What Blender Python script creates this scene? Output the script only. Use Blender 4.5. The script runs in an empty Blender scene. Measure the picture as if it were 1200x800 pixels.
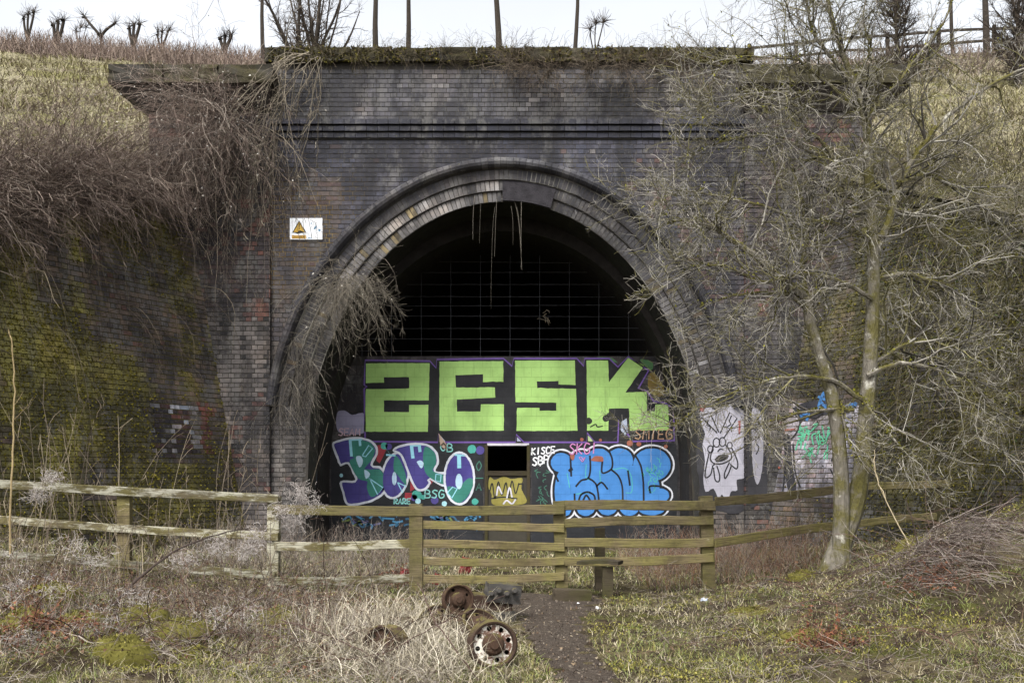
import bpy, bmesh, math, random
import numpy as np
from mathutils import Vector, Matrix
from mathutils.geometry import tessellate_polygon

random.seed(7)
rng = np.random.default_rng(11)
scene = bpy.context.scene
col = scene.collection

# ------------------------------------------------------------------ camera
EYE = 1.6
HOR = 555.0            # row of the horizon in the 1200 x 800 photograph
FPX = 1200.0           # focal length in photograph pixels
cam_d = bpy.data.cameras.new('camera')
cam = bpy.data.objects.new('camera', cam_d)
col.objects.link(cam)
cam.location = (0, 0, EYE)
cam.rotation_euler = (math.radians(90), 0, 0)
cam_d.sensor_width = 36.0
cam_d.lens = 36.0 * FPX / 1200.0
cam_d.shift_y = (HOR - 400.0) / 1200.0
cam_d.clip_start = 0.1
cam_d.clip_end = 2000.0
scene.camera = cam

# ------------------------------------------------------------------ sky, sun, exposure
SUN_EL, SUN_AZ = math.radians(52), math.radians(205)   # azimuth clockwise from +Y
world = bpy.data.worlds.new('World')
scene.world = world
world.use_nodes = True
wt = world.node_tree
wt.nodes.clear()
sky = wt.nodes.new('ShaderNodeTexSky')
sky.sky_type = 'NISHITA'
sky.sun_disc = False
sky.sun_elevation = SUN_EL
sky.sun_rotation = SUN_AZ
sky.air_density = 1.0
sky.dust_density = 4.0
sky.ozone_density = 1.0
hs = wt.nodes.new('ShaderNodeHueSaturation')
hs.inputs['Saturation'].default_value = 0.18
hs.inputs['Value'].default_value = 1.0
wt.links.new(sky.outputs[0], hs.inputs['Color'])
# thin cloud: slow brightness changes over the whole overcast sky
wco = wt.nodes.new('ShaderNodeTexCoord')
wn = wt.nodes.new('ShaderNodeTexNoise')
wn.inputs['Scale'].default_value = 2.2
wn.inputs['Detail'].default_value = 5
wt.links.new(wco.outputs['Generated'], wn.inputs['Vector'])
wr = wt.nodes.new('ShaderNodeMapRange')
wr.inputs['To Min'].default_value = 0.72
wr.inputs['To Max'].default_value = 1.2
wt.links.new(wn.outputs[0], wr.inputs['Value'])
wm = wt.nodes.new('ShaderNodeVectorMath')
wm.operation = 'SCALE'
wt.links.new(hs.outputs[0], wm.inputs[0])
wt.links.new(wr.outputs[0], wm.inputs['Scale'])
bg = wt.nodes.new('ShaderNodeBackground')
bg.inputs['Strength'].default_value = 0.15
wt.links.new(wm.outputs[0], bg.inputs['Color'])
wo = wt.nodes.new('ShaderNodeOutputWorld')
wt.links.new(bg.outputs[0], wo.inputs['Surface'])

sun_d = bpy.data.lights.new('sun', 'SUN')
sun_d.energy = 1.5
sun_d.angle = math.radians(25)
sun_d.color = (1.0, 0.97, 0.92)
sun = bpy.data.objects.new('sun', sun_d)
col.objects.link(sun)
sd = Vector((math.sin(SUN_AZ) * math.cos(SUN_EL), math.cos(SUN_AZ) * math.cos(SUN_EL), math.sin(SUN_EL)))
sun.rotation_euler = (-sd).to_track_quat('-Z', 'Y').to_euler()
sun.location = sd * 40

scene.view_settings.view_transform = 'Standard'
scene.view_settings.look = 'None'
scene.view_settings.gamma = 1.0
scene.view_settings.use_curve_mapping = False
scene.view_settings.exposure = 1.25
scene.cycles.max_bounces = 5
scene.cycles.diffuse_bounces = 3
scene.cycles.use_denoising = True

# ------------------------------------------------------------------ helpers
def lin(h):
    h = h.lstrip('#')
    o = []
    for i in (0, 2, 4):
        v = int(h[i:i + 2], 16) / 255.0
        o.append(v / 12.92 if v <= 0.04045 else ((v + 0.055) / 1.055) ** 2.4)
    return np.array(o)

def at(px, py, y):
    """a pixel of the photograph at distance y, as a point of the place"""
    return np.array(((px - 600.0) * y / FPX, y, EYE + (HOR - py) * y / FPX))

def put(o, parent=None, label=None, cat=None, group=None, kind=None):
    col.objects.link(o)
    if parent is not None:
        o.parent = parent
    if label: o['label'] = label
    if cat: o['category'] = cat
    if group: o['group'] = group
    if kind: o['kind'] = kind
    return o

def empty(name, loc=(0, 0, 0), **kw):
    o = bpy.data.objects.new(name, None)
    o.empty_display_size = 0.2
    o.location = loc
    return put(o, **kw)

def fastmesh(name, V, F4=None, F3=None, tint=None, smooth=False):
    V = np.asarray(V, dtype=np.float32).reshape(-1, 3)
    me = bpy.data.meshes.new(name)
    n4 = 0 if F4 is None else len(F4)
    n3 = 0 if F3 is None else len(F3)
    me.vertices.add(len(V))
    me.vertices.foreach_set('co', V.ravel())
    parts, starts = [], []
    off = 0
    if n4:
        parts.append(np.asarray(F4, dtype=np.int32).ravel()); starts.append(off + 4 * np.arange(n4)); off += 4 * n4
    if n3:
        parts.append(np.asarray(F3, dtype=np.int32).ravel()); starts.append(off + 3 * np.arange(n3)); off += 3 * n3
    me.loops.add(off)
    me.loops.foreach_set('vertex_index', np.concatenate(parts))
    me.polygons.add(n4 + n3)
    me.polygons.foreach_set('loop_start', np.concatenate(starts).astype(np.int32))
    me.polygons.foreach_set('use_smooth', np.full(n4 + n3, bool(smooth)))
    if tint is not None:
        a = me.color_attributes.new('tint', 'FLOAT_COLOR', 'POINT')
        c = np.ones((len(V), 4), dtype=np.float32)
        c[:, :3] = tint
        a.data.foreach_set('color', c.ravel())
    me.update(calc_edges=True)
    return me

def mesh_obj(name, me, mat, parent=None, **kw):
    me.materials.clear()
    me.materials.append(mat)
    return put(bpy.data.objects.new(name, me), parent, **kw)

def frames(P):
    """tangent frames along a batch of polylines P (N,k,3)"""
    T = np.gradient(P, axis=1)
    T /= np.linalg.norm(T, axis=2, keepdims=True) + 1e-9
    ref = np.where(np.abs(T[..., 2:3]) > 0.9, np.array([1.0, 0, 0]), np.array([0, 0, 1.0]))
    U = np.cross(T, ref); U /= np.linalg.norm(U, axis=2, keepdims=True) + 1e-9
    return T, U, np.cross(T, U)

class Tubes:
    """collects batches of round stems (n-sided) and builds them as one mesh"""
    def __init__(self):
        self.V, self.F, self.F3, self.C, self.n = [], [], [], [], 0
    def add(self, P, R, tint, sides=3):
        P = np.asarray(P, float)
        if P.ndim == 2: P = P[None]
        N, k, _ = P.shape
        R = np.broadcast_to(np.asarray(R, float), (N, k))
        T, U, W = frames(P)
        a = np.arange(sides) * 2 * np.pi / sides
        ring = (U[:, :, None, :] * np.cos(a)[None, None, :, None] + W[:, :, None, :] * np.sin(a)[None, None, :, None])
        V = P[:, :, None, :] + ring * R[:, :, None, None]
        idx = self.n + np.arange(N * k * sides).reshape(N, k, sides)
        q = np.stack([idx[:, :-1], np.roll(idx, -1, 2)[:, :-1], np.roll(idx, -1, 2)[:, 1:], idx[:, 1:]], -1)
        self.V.append(V.reshape(-1, 3)); self.F.append(q.reshape(-1, 4))
        t = np.asarray(tint, float)
        if t.ndim == 1: t = np.broadcast_to(t, (N, 3))
        self.C.append(np.repeat(t, k * sides, axis=0))
        self.n += N * k * sides
        return self
    def blades(self, P, Wd, tint, side=None):
        """flat tapering blades: P (N,k,3), Wd (N,k) half widths"""
        P = np.asarray(P, float); N, k, _ = P.shape
        Wd = np.broadcast_to(np.asarray(Wd, float), (N, k))
        if side is None:
            a = rng.uniform(0, 2 * np.pi, N)
            side = np.stack([np.cos(a), np.sin(a), np.zeros(N)], 1)
        V = np.stack([P - side[:, None] * Wd[..., None], P + side[:, None] * Wd[..., None]], 2)
        idx = self.n + np.arange(N * k * 2).reshape(N, k, 2)
        q = np.stack([idx[:, :-1, 0], idx[:, :-1, 1], idx[:, 1:, 1], idx[:, 1:, 0]], -1)
        self.V.append(V.reshape(-1, 3)); self.F.append(q.reshape(-1, 4))
        t = np.asarray(tint, float)
        if t.ndim == 1: t = np.broadcast_to(t, (N, 3))
        self.C.append(np.repeat(t, k * 2, axis=0))
        self.n += N * k * 2
        return self
    def tris(self, C, size, tint, up=0.0):
        """small leaf-like triangles scattered at C (N,3)"""
        C = np.asarray(C, float); N = len(C)
        d = rng.normal(size=(N, 3)); d[:, 2] += up
        d /= np.linalg.norm(d, axis=1, keepdims=True)
        s = np.cross(d, rng.normal(size=(N, 3))); s /= np.linalg.norm(s, axis=1, keepdims=True)
        z = np.broadcast_to(np.asarray(size, float), (N,))[:, None]
        V = np.stack([C - s * z * 0.4, C + s * z * 0.4, C + d * z], 1)
        self.V.append(V.reshape(-1, 3)); self.F3.append(self.n + np.arange(3 * N).reshape(N, 3))
        t = np.asarray(tint, float)
        if t.ndim == 1: t = np.broadcast_to(t, (N, 3))
        self.C.append(np.repeat(t, 3, axis=0)); self.n += 3 * N
        return self
    def build(self, name, mat, parent=None, **kw):
        me = fastmesh(name, np.concatenate(self.V), np.concatenate(self.F) if self.F else None,
                      np.concatenate(self.F3) if self.F3 else None, np.concatenate(self.C))
        return mesh_obj(name, me, mat, parent, **kw)

SATV = 1.0
def pick(cols, N, jit=0.25):
    """N linear tints drawn from a list of hex colours, each a little lighter or darker"""
    c = np.stack([lin(h) for h in cols])[rng.integers(0, len(cols), N)]
    c = c.mean(1, keepdims=True) + (c - c.mean(1, keepdims=True)) * SATV
    return 0.88 * c * rng.uniform(1 - jit, 1 + jit, (N, 1))

def unit(v): return v / (np.linalg.norm(v, axis=-1, keepdims=True) + 1e-9)

def walkers(P0, D, L, k=5, curl=0.25, trop=(0, 0, 0.0)):
    """batch of wandering stems from points P0 along D, total lengths L"""
    N = len(P0); P = np.empty((N, k, 3)); P[:, 0] = P0
    d = unit(np.array(D, float)); st = np.asarray(L)[:, None] / (k - 1)
    tr = np.asarray(trop, float)
    for i in range(1, k):
        d = unit(d + rng.normal(size=(N, 3)) * curl + tr)
        P[:, i] = P[:, i - 1] + d * st
    return P

def grow(P, R, n, L, spread=0.8, k=5, curl=0.2, trop=(0, 0, 0.05), t0=0.25, rr=0.55, rmin=0.003):
    """n side shoots on a batch of stems (longer stems carry more)"""
    N, kk, _ = P.shape
    ln = np.linalg.norm(np.diff(P, axis=1), axis=2).sum(1)
    i = rng.choice(N, n, p=ln / ln.sum())
    t = rng.uniform(t0, 1.0, n) * (kk - 1)
    a = np.minimum(t.astype(int), kk - 2); f = (t - a)[:, None]
    p = P[i, a] * (1 - f) + P[i, a + 1] * f
    r = R[i, a] * (1 - f[:, 0]) + R[i, a + 1] * f[:, 0]
    tan = unit(P[i, a + 1] - P[i, a])
    d = unit(tan + spread * unit(rng.normal(size=(n, 3))))
    ll = rng.uniform(*L, n) * (1.15 - 0.6 * t / (kk - 1))
    Q = walkers(p, d, ll, k, curl, trop)
    r0 = np.maximum(r * rr, rmin)
    return Q, r0[:, None] * np.linspace(1, 0.35, k)[None]

_ph = np.random.default_rng(3)
_NW = [(_ph.normal(size=(10, 3)), _ph.uniform(0, 6.28, 10)) for _ in range(6)]
def wob(x, y, z=0.0, s=1.0, ch=0):
    """smooth pseudo noise, about -1..1"""
    w, p = _NW[ch]
    o = 0
    for j in range(10):
        o = o + np.sin((x * w[j, 0] + y * w[j, 1] + z * w[j, 2]) * s * (1 + 0.25 * j) + p[j])
    return o / 4.0

# ------------------------------------------------------------------ materials
class NT:
    def __init__(self, name, rough=0.9, spec=0.3):
        self.m = bpy.data.materials.new(name); self.m.use_nodes = True
        self.t = self.m.node_tree
        self.b = next(n for n in self.t.nodes if n.type == 'BSDF_PRINCIPLED')
        self.b.inputs['Roughness'].default_value = rough
        self.b.inputs['Specular IOR Level'].default_value = spec
        self.geo = self.t.nodes.new('ShaderNodeNewGeometry')
        self.co = self.t.nodes.new('ShaderNodeTexCoord')
    def link(self, a, b): self.t.links.new(a, b)
    def pos(self, scale=(1, 1, 1), obj=False):
        n = self.t.nodes.new('ShaderNodeMapping'); n.inputs['Scale'].default_value = scale
        self.link(self.co.outputs['Object'] if obj else self.geo.outputs['Position'], n.inputs[0])
        return n.outputs[0]
    def noise(self, scale, detail=4, vec=None, rough=0.6, dist=0.0):
        n = self.t.nodes.new('ShaderNodeTexNoise')
        n.inputs['Scale'].default_value = scale; n.inputs['Detail'].default_value = detail
        n.inputs['Roughness'].default_value = rough; n.inputs['Distortion'].default_value = dist
        self.link(vec if vec is not None else self.pos(), n.inputs['Vector'])
        return n.outputs[0]
    def ramp(self, fac, lo, hi, a=0.0, b=1.0):
        n = self.t.nodes.new('ShaderNodeMapRange'); n.interpolation_type = 'SMOOTHSTEP'
        for k, v in (('From Min', lo), ('From Max', hi), ('To Min', a), ('To Max', b)): n.inputs[k].default_value = v
        self.link(fac, n.inputs['Value']); return n.outputs[0]
    def mix(self, fac, a, b, mode='MIX'):
        n = self.t.nodes.new('ShaderNodeMix'); n.data_type = 'RGBA'; n.blend_type = mode
        for s, v in ((0, fac), (6, a), (7, b)):
            if hasattr(v, 'is_linked'): self.link(v, n.inputs[s])
            elif s == 0: n.inputs[0].default_value = v
            else: n.inputs[s].default_value = (*v, 1)
        return n.outputs[2]
    def math(self, op, a, b):
        n = self.t.nodes.new('ShaderNodeMath'); n.operation = op
        for s, v in ((0, a), (1, b)):
            if hasattr(v, 'is_linked'): self.link(v, n.inputs[s])
            else: n.inputs[s].default_value = v
        return n.outputs[0]
    def attr(self):
        n = self.t.nodes.new('ShaderNodeAttribute'); n.attribute_name = 'tint'; return n.outputs['Color']
    def objcol(self):
        n = self.t.nodes.new('ShaderNodeObjectInfo'); return n.outputs['Color']
    def rand(self):
        n = self.t.nodes.new('ShaderNodeObjectInfo'); return n.outputs['Random']
    def up(self):
        n = self.t.nodes.new('ShaderNodeSeparateXYZ'); self.link(self.geo.outputs['Normal'], n.inputs[0]); return n.outputs[2]
    def height(self):
        n = self.t.nodes.new('ShaderNodeSeparateXYZ'); self.link(self.geo.outputs['Position'], n.inputs[0]); return n.outputs[2]
    def bump(self, h, s=0.4, d=0.02):
        n = self.t.nodes.new('ShaderNodeBump'); n.inputs['Strength'].default_value = s; n.inputs['Distance'].default_value = d
        self.link(h, n.inputs['Height']); self.link(n.outputs[0], self.b.inputs['Normal'])
    def done(self, c):
        if hasattr(c, 'is_linked'): self.link(c, self.b.inputs['Base Color'])
        else: self.b.inputs['Base Color'].default_value = (*c, 1)
        return self.m

def m_brick():
    n = NT('old_brick', 0.82, 0.35)
    base = n.mix(1.0, n.attr(), n.objcol(), 'MULTIPLY')
    v = n.noise(9, 6)
    base = n.mix(1.0, base, n.mix(v, (0.46, 0.47, 0.53), (1.16, 1.15, 1.22)), 'MULTIPLY')
    # soot and lime that has run down the wall
    base = n.mix(n.ramp(n.noise(0.8, 7, None, 0.68), 0.42, 0.58, 0, 0.95), base, n.mix(0.76, base, (0.010, 0.010, 0.014)))
    st = n.noise(1.0, 6, n.pos((2.4, 2.4, 0.30)), 0.7)
    base = n.mix(n.ramp(st, 0.50, 0.66, 0, 0.65), base, (0.012, 0.012, 0.014))
    gn = n.math('MULTIPLY', n.ramp(n.noise(1.5, 6, n.pos((1, 1, .8)), 0.7), 0.56, 0.68), n.ramp(n.height(), 8.6, 9.9, 0.12, 0.8))
    base = n.mix(gn, base, tuple(lin('#38341c')))
    base = n.mix(n.ramp(n.noise(0.9, 6, n.pos((1, 1, .7)), .7), .48, .64, 0, .4), base, n.mix(1.0, base, (1.3, 1.08, .86), 'MULTIPLY'))
    base = n.mix(n.ramp(n.noise(1.9, 7, n.pos((1, 1, .6)), .75), .5, .64, 0, .6), base, (0.115, 0.110, 0.104))
    base = n.mix(n.ramp(n.noise(26, 5, None, .7), .62, .7, 0, .5), base, tuple(lin('#6f6a3a')))
    li = n.noise(1.0, 7, n.pos((6, 6, 2.2)), 0.8, 0.4)
    base = n.mix(n.ramp(li, 0.60, 0.72, 0, 0.5), base, (0.26, 0.25, 0.24))
    gr = n.noise(42, 3)
    base = n.mix(n.ramp(gr, 0.66, 0.74, 0, 0.5), base, (0.22, 0.215, 0.2))
    n.bump(n.noise(45, 6, None, .7), 0.8, 0.012)
    return n.done(base)

def m_mortar(name, c, lich, corner=False):
    n = NT(name, 0.95, 0.2)
    b = n.mix(n.noise(1.2, 5), tuple(c * 0.55), tuple(c * 1.3))
    b = n.mix(n.ramp(n.noise(0.55, 3), 0.52, 0.62), b, tuple(lich))
    if corner:      # ochre lichen has spread along the joints of the left corner only
        sx = n.t.nodes.new('ShaderNodeSeparateXYZ'); n.link(n.geo.outputs['Position'], sx.inputs[0])
        k = n.math('MULTIPLY', n.ramp(sx.outputs[0], -4.0, -2.6, 1, 0), n.ramp(n.math('ABSOLUTE', n.math('SUBTRACT', sx.outputs[2], 6.4), 0), 0.5, 1.5, 1, 0))
        b = n.mix(n.math('MULTIPLY', k, n.ramp(n.noise(1.6, 4), 0.35, 0.55)), b, tuple(lin('#8a7340')))
    b = n.mix(n.ramp(n.noise(14, 3), 0.6, 0.75, 0, 0.5), b, (0.3, 0.29, 0.27))
    n.bump(n.noise(60, 3), 0.5, 0.006)
    return n.done(b)

def m_stone():
    n = NT('weathered_stone', 0.9, 0.25)
    b = n.mix(n.noise(2.0, 6), tuple(lin('#211f1d')), tuple(lin('#45423d')))
    b = n.mix(n.ramp(n.noise(3.1, 5, None, 0.7), 0.6, 0.7, 0, 0.6), b, tuple(lin('#8d897f')))
    mo = n.math('MULTIPLY', n.ramp(n.noise(1.3, 5), 0.36, 0.54), n.ramp(n.up(), -0.2, 0.9, 0.6, 1))
    b = n.mix(mo, b, n.mix(n.noise(30, 3), tuple(lin('#1f1d10')), tuple(lin('#403b1e'))))
    b = n.mix(1.0, b, n.mix(n.rand(), (0.75, 0.75, 0.75), (1.3, 1.28, 1.22)), 'MULTIPLY')
    n.bump(n.noise(25, 6), 0.6, 0.02)
    return n.done(b)

def m_tint(name, rough=0.92, spec=0.2, amp=0.35, sc=30):
    n = NT(name, rough, spec)
    b = n.mix(1.0, n.attr(), n.mix(n.noise(sc, 3), (1 - amp,) * 3, (1 + amp,) * 3), 'MULTIPLY')
    return n.done(b)

def m_bark():
    n = NT('mossy_bark', 0.95, 0.2)
    b = n.mix(n.noise(7, 6, n.pos((3, 3, 0.8)), 0.7), tuple(lin('#37332d')), tuple(lin('#8d877b')))
    b = n.mix(n.ramp(n.noise(5.5, 5, None, 0.7), 0.56, 0.66, 0, 0.85), b, tuple(lin('#b9b6ab')))
    mo = n.math('MULTIPLY', n.ramp(n.noise(2.6, 6, None, .65), 0.42, 0.57), n.ramp(n.up(), -0.75, 0.35, 0.45, 1))
    b = n.mix(mo, b, n.mix(n.noise(40, 3), tuple(lin('#3b381c')), tuple(lin('#6a6432'))))
    n.bump(n.noise(22, 6, n.pos((2, 2, 0.6))), 0.9, 0.03)
    return n.done(b)

def m_wood(name, a, b_, lich, lo, hi, alg):
    n = NT(name, 0.9, 0.2)
    gr = n.noise(3.0, 7, n.pos((0.8, 16, 30), True), 0.75)
    b = n.mix(gr, tuple(lin(a)), tuple(lin(b_)))
    b = n.mix(n.ramp(n.noise(2.4, 4), 0.38, 0.62, 0, 0.8), b, n.mix(n.noise(25, 3), tuple(lin(alg) * 0.7), tuple(lin(alg) * 1.3)))
    b = n.mix(n.ramp(n.noise(1.0, 6, n.pos((3.0, 9, 9)), 0.72), lo, hi, 0, 0.85), b, tuple(lin(lich)))
    b = n.mix(n.ramp(n.noise(1.0, 5, n.pos((5, 5, 5))), 0.62, 0.75, 0, 0.7), b, tuple(lin('#2f2a1e')))
    b = n.mix(n.ramp(gr, 0.42, 0.52, 0.55, 0), b, tuple(lin('#2c261c')))
    b = n.mix(n.ramp(n.noise(1.7, 6, None, .7), .5, .66, 0, .55), b, tuple(lin('#3a3323')))
    b = n.mix(1.0, b, n.mix(n.rand(), (0.8, 0.8, 0.8), (1.2, 1.18, 1.12)), 'MULTIPLY')
    n.bump(gr, 0.8, 0.01)
    return n.done(b)

def m_rust(name='rust', a='#201713', b_='#46301f', moss=0.0):
    n = NT(name, 0.85, 0.35)
    b = n.mix(n.noise(22, 6, None, 0.7), tuple(lin(a)), tuple(lin(b_)))
    b = n.mix(n.ramp(n.noise(60, 3), 0.6, 0.72, 0, 0.6), b, tuple(lin('#5f4436')))
    if moss:
        mo = n.math('MULTIPLY', n.ramp(n.noise(9, 4), 0.5 - moss * 0.2, 0.62 - moss * 0.2), n.ramp(n.up(), 0.2, 0.95))
        b = n.mix(mo, b, n.mix(n.noise(70, 3), tuple(lin('#38331a')), tuple(lin('#655c30'))))
    n.bump(n.noise(55, 5), 0.6, 0.006)
    return n.done(b)

def m_plain(name, h, rough=0.8, spec=0.3, amp=0.2, sc=12, bump=0.2):
    n = NT(name, rough, spec); c = lin(h)
    b = n.mix(n.noise(sc, 5), tuple(c * (1 - amp)), tuple(c * (1 + amp)))
    if bump: n.bump(n.noise(sc * 4, 4), bump, 0.01)
    return n.done(b)

def m_ground():
    n = NT('rough_grass_ground', 1.0, 0.1)
    b = n.mix(n.ramp(n.noise(0.9, 6), 0.4, 0.6), tuple(lin('#443e2d')), tuple(lin('#6a6047')))
    b = n.mix(n.ramp(n.noise(1.7, 5), 0.5, 0.6), b, tuple(lin('#4b4b24')))
    b = n.mix(n.ramp(n.noise(3.3, 6, None, 0.7), 0.47, 0.58), b, tuple(lin('#352b23')))
    b = n.mix(n.noise(38, 4), b, n.mix(0.5, b, (0.02, 0.018, 0.01)))
    n.bump(n.noise(26, 6), 0.9, 0.05)
    return n.done(b)

def m_hill():
    n = NT('winter_hillside_turf', 1.0, 0.1)
    b = n.mix(n.ramp(n.noise(0.55, 6), 0.38, 0.62), tuple(lin('#6f6953')), tuple(lin('#857f68')))
    b = n.mix(n.ramp(n.noise(0.35, 5, n.pos((1, 1, 2.5))), 0.5, 0.6), b, tuple(lin('#6d6a45')))
    b = n.mix(n.ramp(n.noise(0.9, 6, n.pos((1, 1, 3)), 0.72), 0.52, 0.64, 0, 0.85), b, tuple(lin('#6b6057')))
    b = n.mix(n.ramp(n.noise(5, 5), 0.58, 0.7, 0, 0.7), b, tuple(lin('#4a452c')))
    n.bump(n.noise(8, 7), 1.0, 0.15)
    return n.done(b)

def m_path():
    n = NT('trodden_soil', 0.95, 0.2)
    b = n.mix(n.noise(5, 7, None, 0.7), tuple(lin('#29231f')), tuple(lin('#4b4239')))
    b = n.mix(n.ramp(n.noise(28, 4), 0.58, 0.68, 0, 0.7), b, tuple(lin('#776e62')))
    n.bump(n.noise(18, 7), 0.9, 0.04)
    return n.done(b)

_pc = {}
def paint(h, rough=0.62, amp=0.2):
    """spray paint on blockwork: the joints still show through as faint relief"""
    if h in _pc: return _pc[h]
    n = NT('spray_paint', rough, 0.25); c = lin(h) * 0.9; c = c.mean() + (c - c.mean()) * 0.9
    b = n.mix(n.ramp(n.noise(1.1, 6, None, .65), .3, .7), tuple(c * (1 - amp)), tuple(c * (1 + amp * .8) + .012))
    b = n.mix(n.ramp(n.noise(30, 4), 0.62, 0.76, 0, 0.5), b, tuple(c * 0.45 + 0.02))
    b = n.mix(n.ramp(n.noise(1.0, 6, n.pos((5, 5, .5)), .7), .54, .72, 0, .55), b, tuple(c * 0.4 + 0.015))
    b = n.mix(n.ramp(n.noise(2.2, 7, None, .75), .56, .7, 0, .4), b, tuple(c * 0.6 + 0.04))
    br = n.t.nodes.new('ShaderNodeTexBrick')
    br.inputs['Scale'].default_value = 1.0
    br.inputs['Brick Width'].default_value = 0.45; br.inputs['Row Height'].default_value = 0.225
    br.inputs['Mortar Size'].default_value = 0.006
    sx = n.t.nodes.new('ShaderNodeSeparateXYZ'); n.link(n.geo.outputs['Position'], sx.inputs[0])
    cx = n.t.nodes.new('ShaderNodeCombineXYZ'); n.link(sx.outputs[0], cx.inputs[0]); n.link(sx.outputs[2], cx.inputs[1])
    n.link(cx.outputs[0], br.inputs['Vector'])
    b = n.mix(n.math('MULTIPLY', br.outputs['Fac'], 0.35), b, tuple(c * 0.5))
    n.bump(n.math('SUBTRACT', n.noise(45, 3), br.outputs['Fac']), 0.5, 0.008)
    _pc[h] = n.done(b)
    return _pc[h]

BRICK = m_brick()
MORTAR = m_mortar('dark_mortar', lin('#3b3833'), lin('#4a463e'))
MORTAR_M = m_mortar('mossy_mortar', lin('#3d381f'), lin('#55501f'))
MORTAR_Y = m_mortar('lichened_mortar', lin('#3d3a37'), lin('#4f493c'), True)
STONE = m_stone()
VEG = m_tint('dry_stems')
GRASS = m_tint('grass_blades', 0.8, 0.25, 0.25, 12)
MOSS = m_tint('moss_leaves', 1.0, 0.1, 0.4, 25)
BARK = m_bark()
DARKBARK = m_plain('dark_bark', '#38332e', 0.95, 0.1, 0.45, 14, 0.6)
WOOD_W = m_wood('lichened_fence_wood', '#453f33', '#70674f', '#a3a193', 0.44, 0.58, '#5a5530')
WOOD_Y = m_wood('algae_fence_wood', '#4d4534', '#7f7357', '#98937c', 0.64, 0.74, '#68633a')
WOOD_D = m_wood('dark_wet_wood', '#2b2620', '#4f473b', '#76705f', 0.66, 0.76, '#3b3a1f')
RUST = m_rust('rust', moss=0.15)
RUST_M = m_rust('mossy_rust', '#1f1713', '#412e22', moss=0.7)
GROUND = m_ground(); HILL = m_hill(); PATHM = m_path()
STEEL = m_plain('grey_steel', '#6f6f72', 0.5, 0.5, 0.2, 20, 0.1)
SOOT = m_plain('sooty_lining', '#1d1b1a', 0.95, 0.15, 0.5, 3, 0.6)
# ------------------------------------------------------------------ ground and hillside
def gz(x, y):
    x = np.asarray(x, float); y = np.asarray(y, float)
    r = 0.12 * np.clip(x - 1.8, 0, 7) ** 1.6 * (0.3 + 0.7 * np.clip((y - 6.5) / 3.5, 0, 1)) * (1 - 0.62 * np.clip((y - 12.3) / 2.5, 0, 1))
    l = 0.02 * np.clip(-x - 1.7, 0, 9) ** 1.85
    f = 1 - 0.75 * np.clip((y - 16.5) / 4, 0, 1)
    z = (r + l) * f
    z = z + 0.03 * wob(x, y, 0, 1.5, 0) * np.clip((np.abs(x - 0.4) - 0.3), 0, 1) + 0.012 * wob(x, y, 0, 5, 1)
    lf = np.clip((-x - 1.2) / 1.5, 0, 1) * np.clip((12.0 - y) / 1.6, 0, 1)
    z = z + lf * (0.07 + 0.09 * wob(x, y, 0, 2.2, 2))
    z = z + 0.42 * np.exp(-((x - 4.5) / 0.75) ** 2 - ((y - 10.6) / 0.5) ** 2)
    return z

def gz1(x, y): return float(gz(x, y))

def hz(x, y):
    a = 7.6 + 0.47 * (y - 21) + 0.06 * (np.abs(x) - 6) + 0.12 * wob(x, y, 0, 0.8, 3) + 0.05 * wob(x, y, 0, 2.5, 4)
    c = np.where(x < 0, 21.7 - 0.058 * x, 21.0 + 0.11 * x)
    c = np.minimum(c, 27) + 0.08 * wob(x, y, 0, 0.7, 5)
    k = 1.2
    return -np.logaddexp(-k * a, -k * c) / k

def grid_faces(nr, nc):
    i = np.arange(nr * nc).reshape(nr, nc)
    return np.stack([i[:-1, :-1], i[:-1, 1:], i[1:, 1:], i[1:, :-1]], -1).reshape(-1, 4)

gx = np.concatenate([-np.geomspace(300, 9.6, 22), np.linspace(-9, 9, 140), np.geomspace(9.6, 300, 22)])
gy = np.concatenate([np.linspace(-60, 4, 14), np.linspace(4.6, 24, 130), np.geomspace(25, 400, 24)])
X, Y = np.meshgrid(gx, gy)
V = np.stack([X, Y, gz(X, Y)], -1)
ground = mesh_obj('ground', fastmesh('ground', V, grid_faces(len(gy), len(gx)), smooth=True), GROUND, kind='structure')

# trodden path, a thin sheet following the ground
ty = np.linspace(3.0, 13.6, 90)
cxp = np.interp(ty, [3, 7.8, 9.8, 11.5, 12.8, 13.6], [0.75, 0.6, 0.44, 0.42, 0.5, 0.55])
wdp = np.interp(ty, [3, 7.8, 9.8, 11.5, 12.6, 13.6], [0.29, 0.30, 0.36, 0.5, 0.82, 0.8])
us = np.linspace(-1, 1, 15)
PX = cxp[:, None] + us * (wdp[:, None] + 0.06 * wob(ty, 0, 0, 3, 1)[:, None])
PY = ty[:, None] + 0 * us
PZ = gz(PX, PY) + 0.012 - 0.04 * np.abs(us) ** 4 + 0.010 * wob(PX, PY, 0, 9, 2)
mesh_obj('path', fastmesh('path', np.stack([PX, PY, PZ], -1), grid_faces(90, 15), smooth=True), PATHM, kind='structure')

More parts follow.
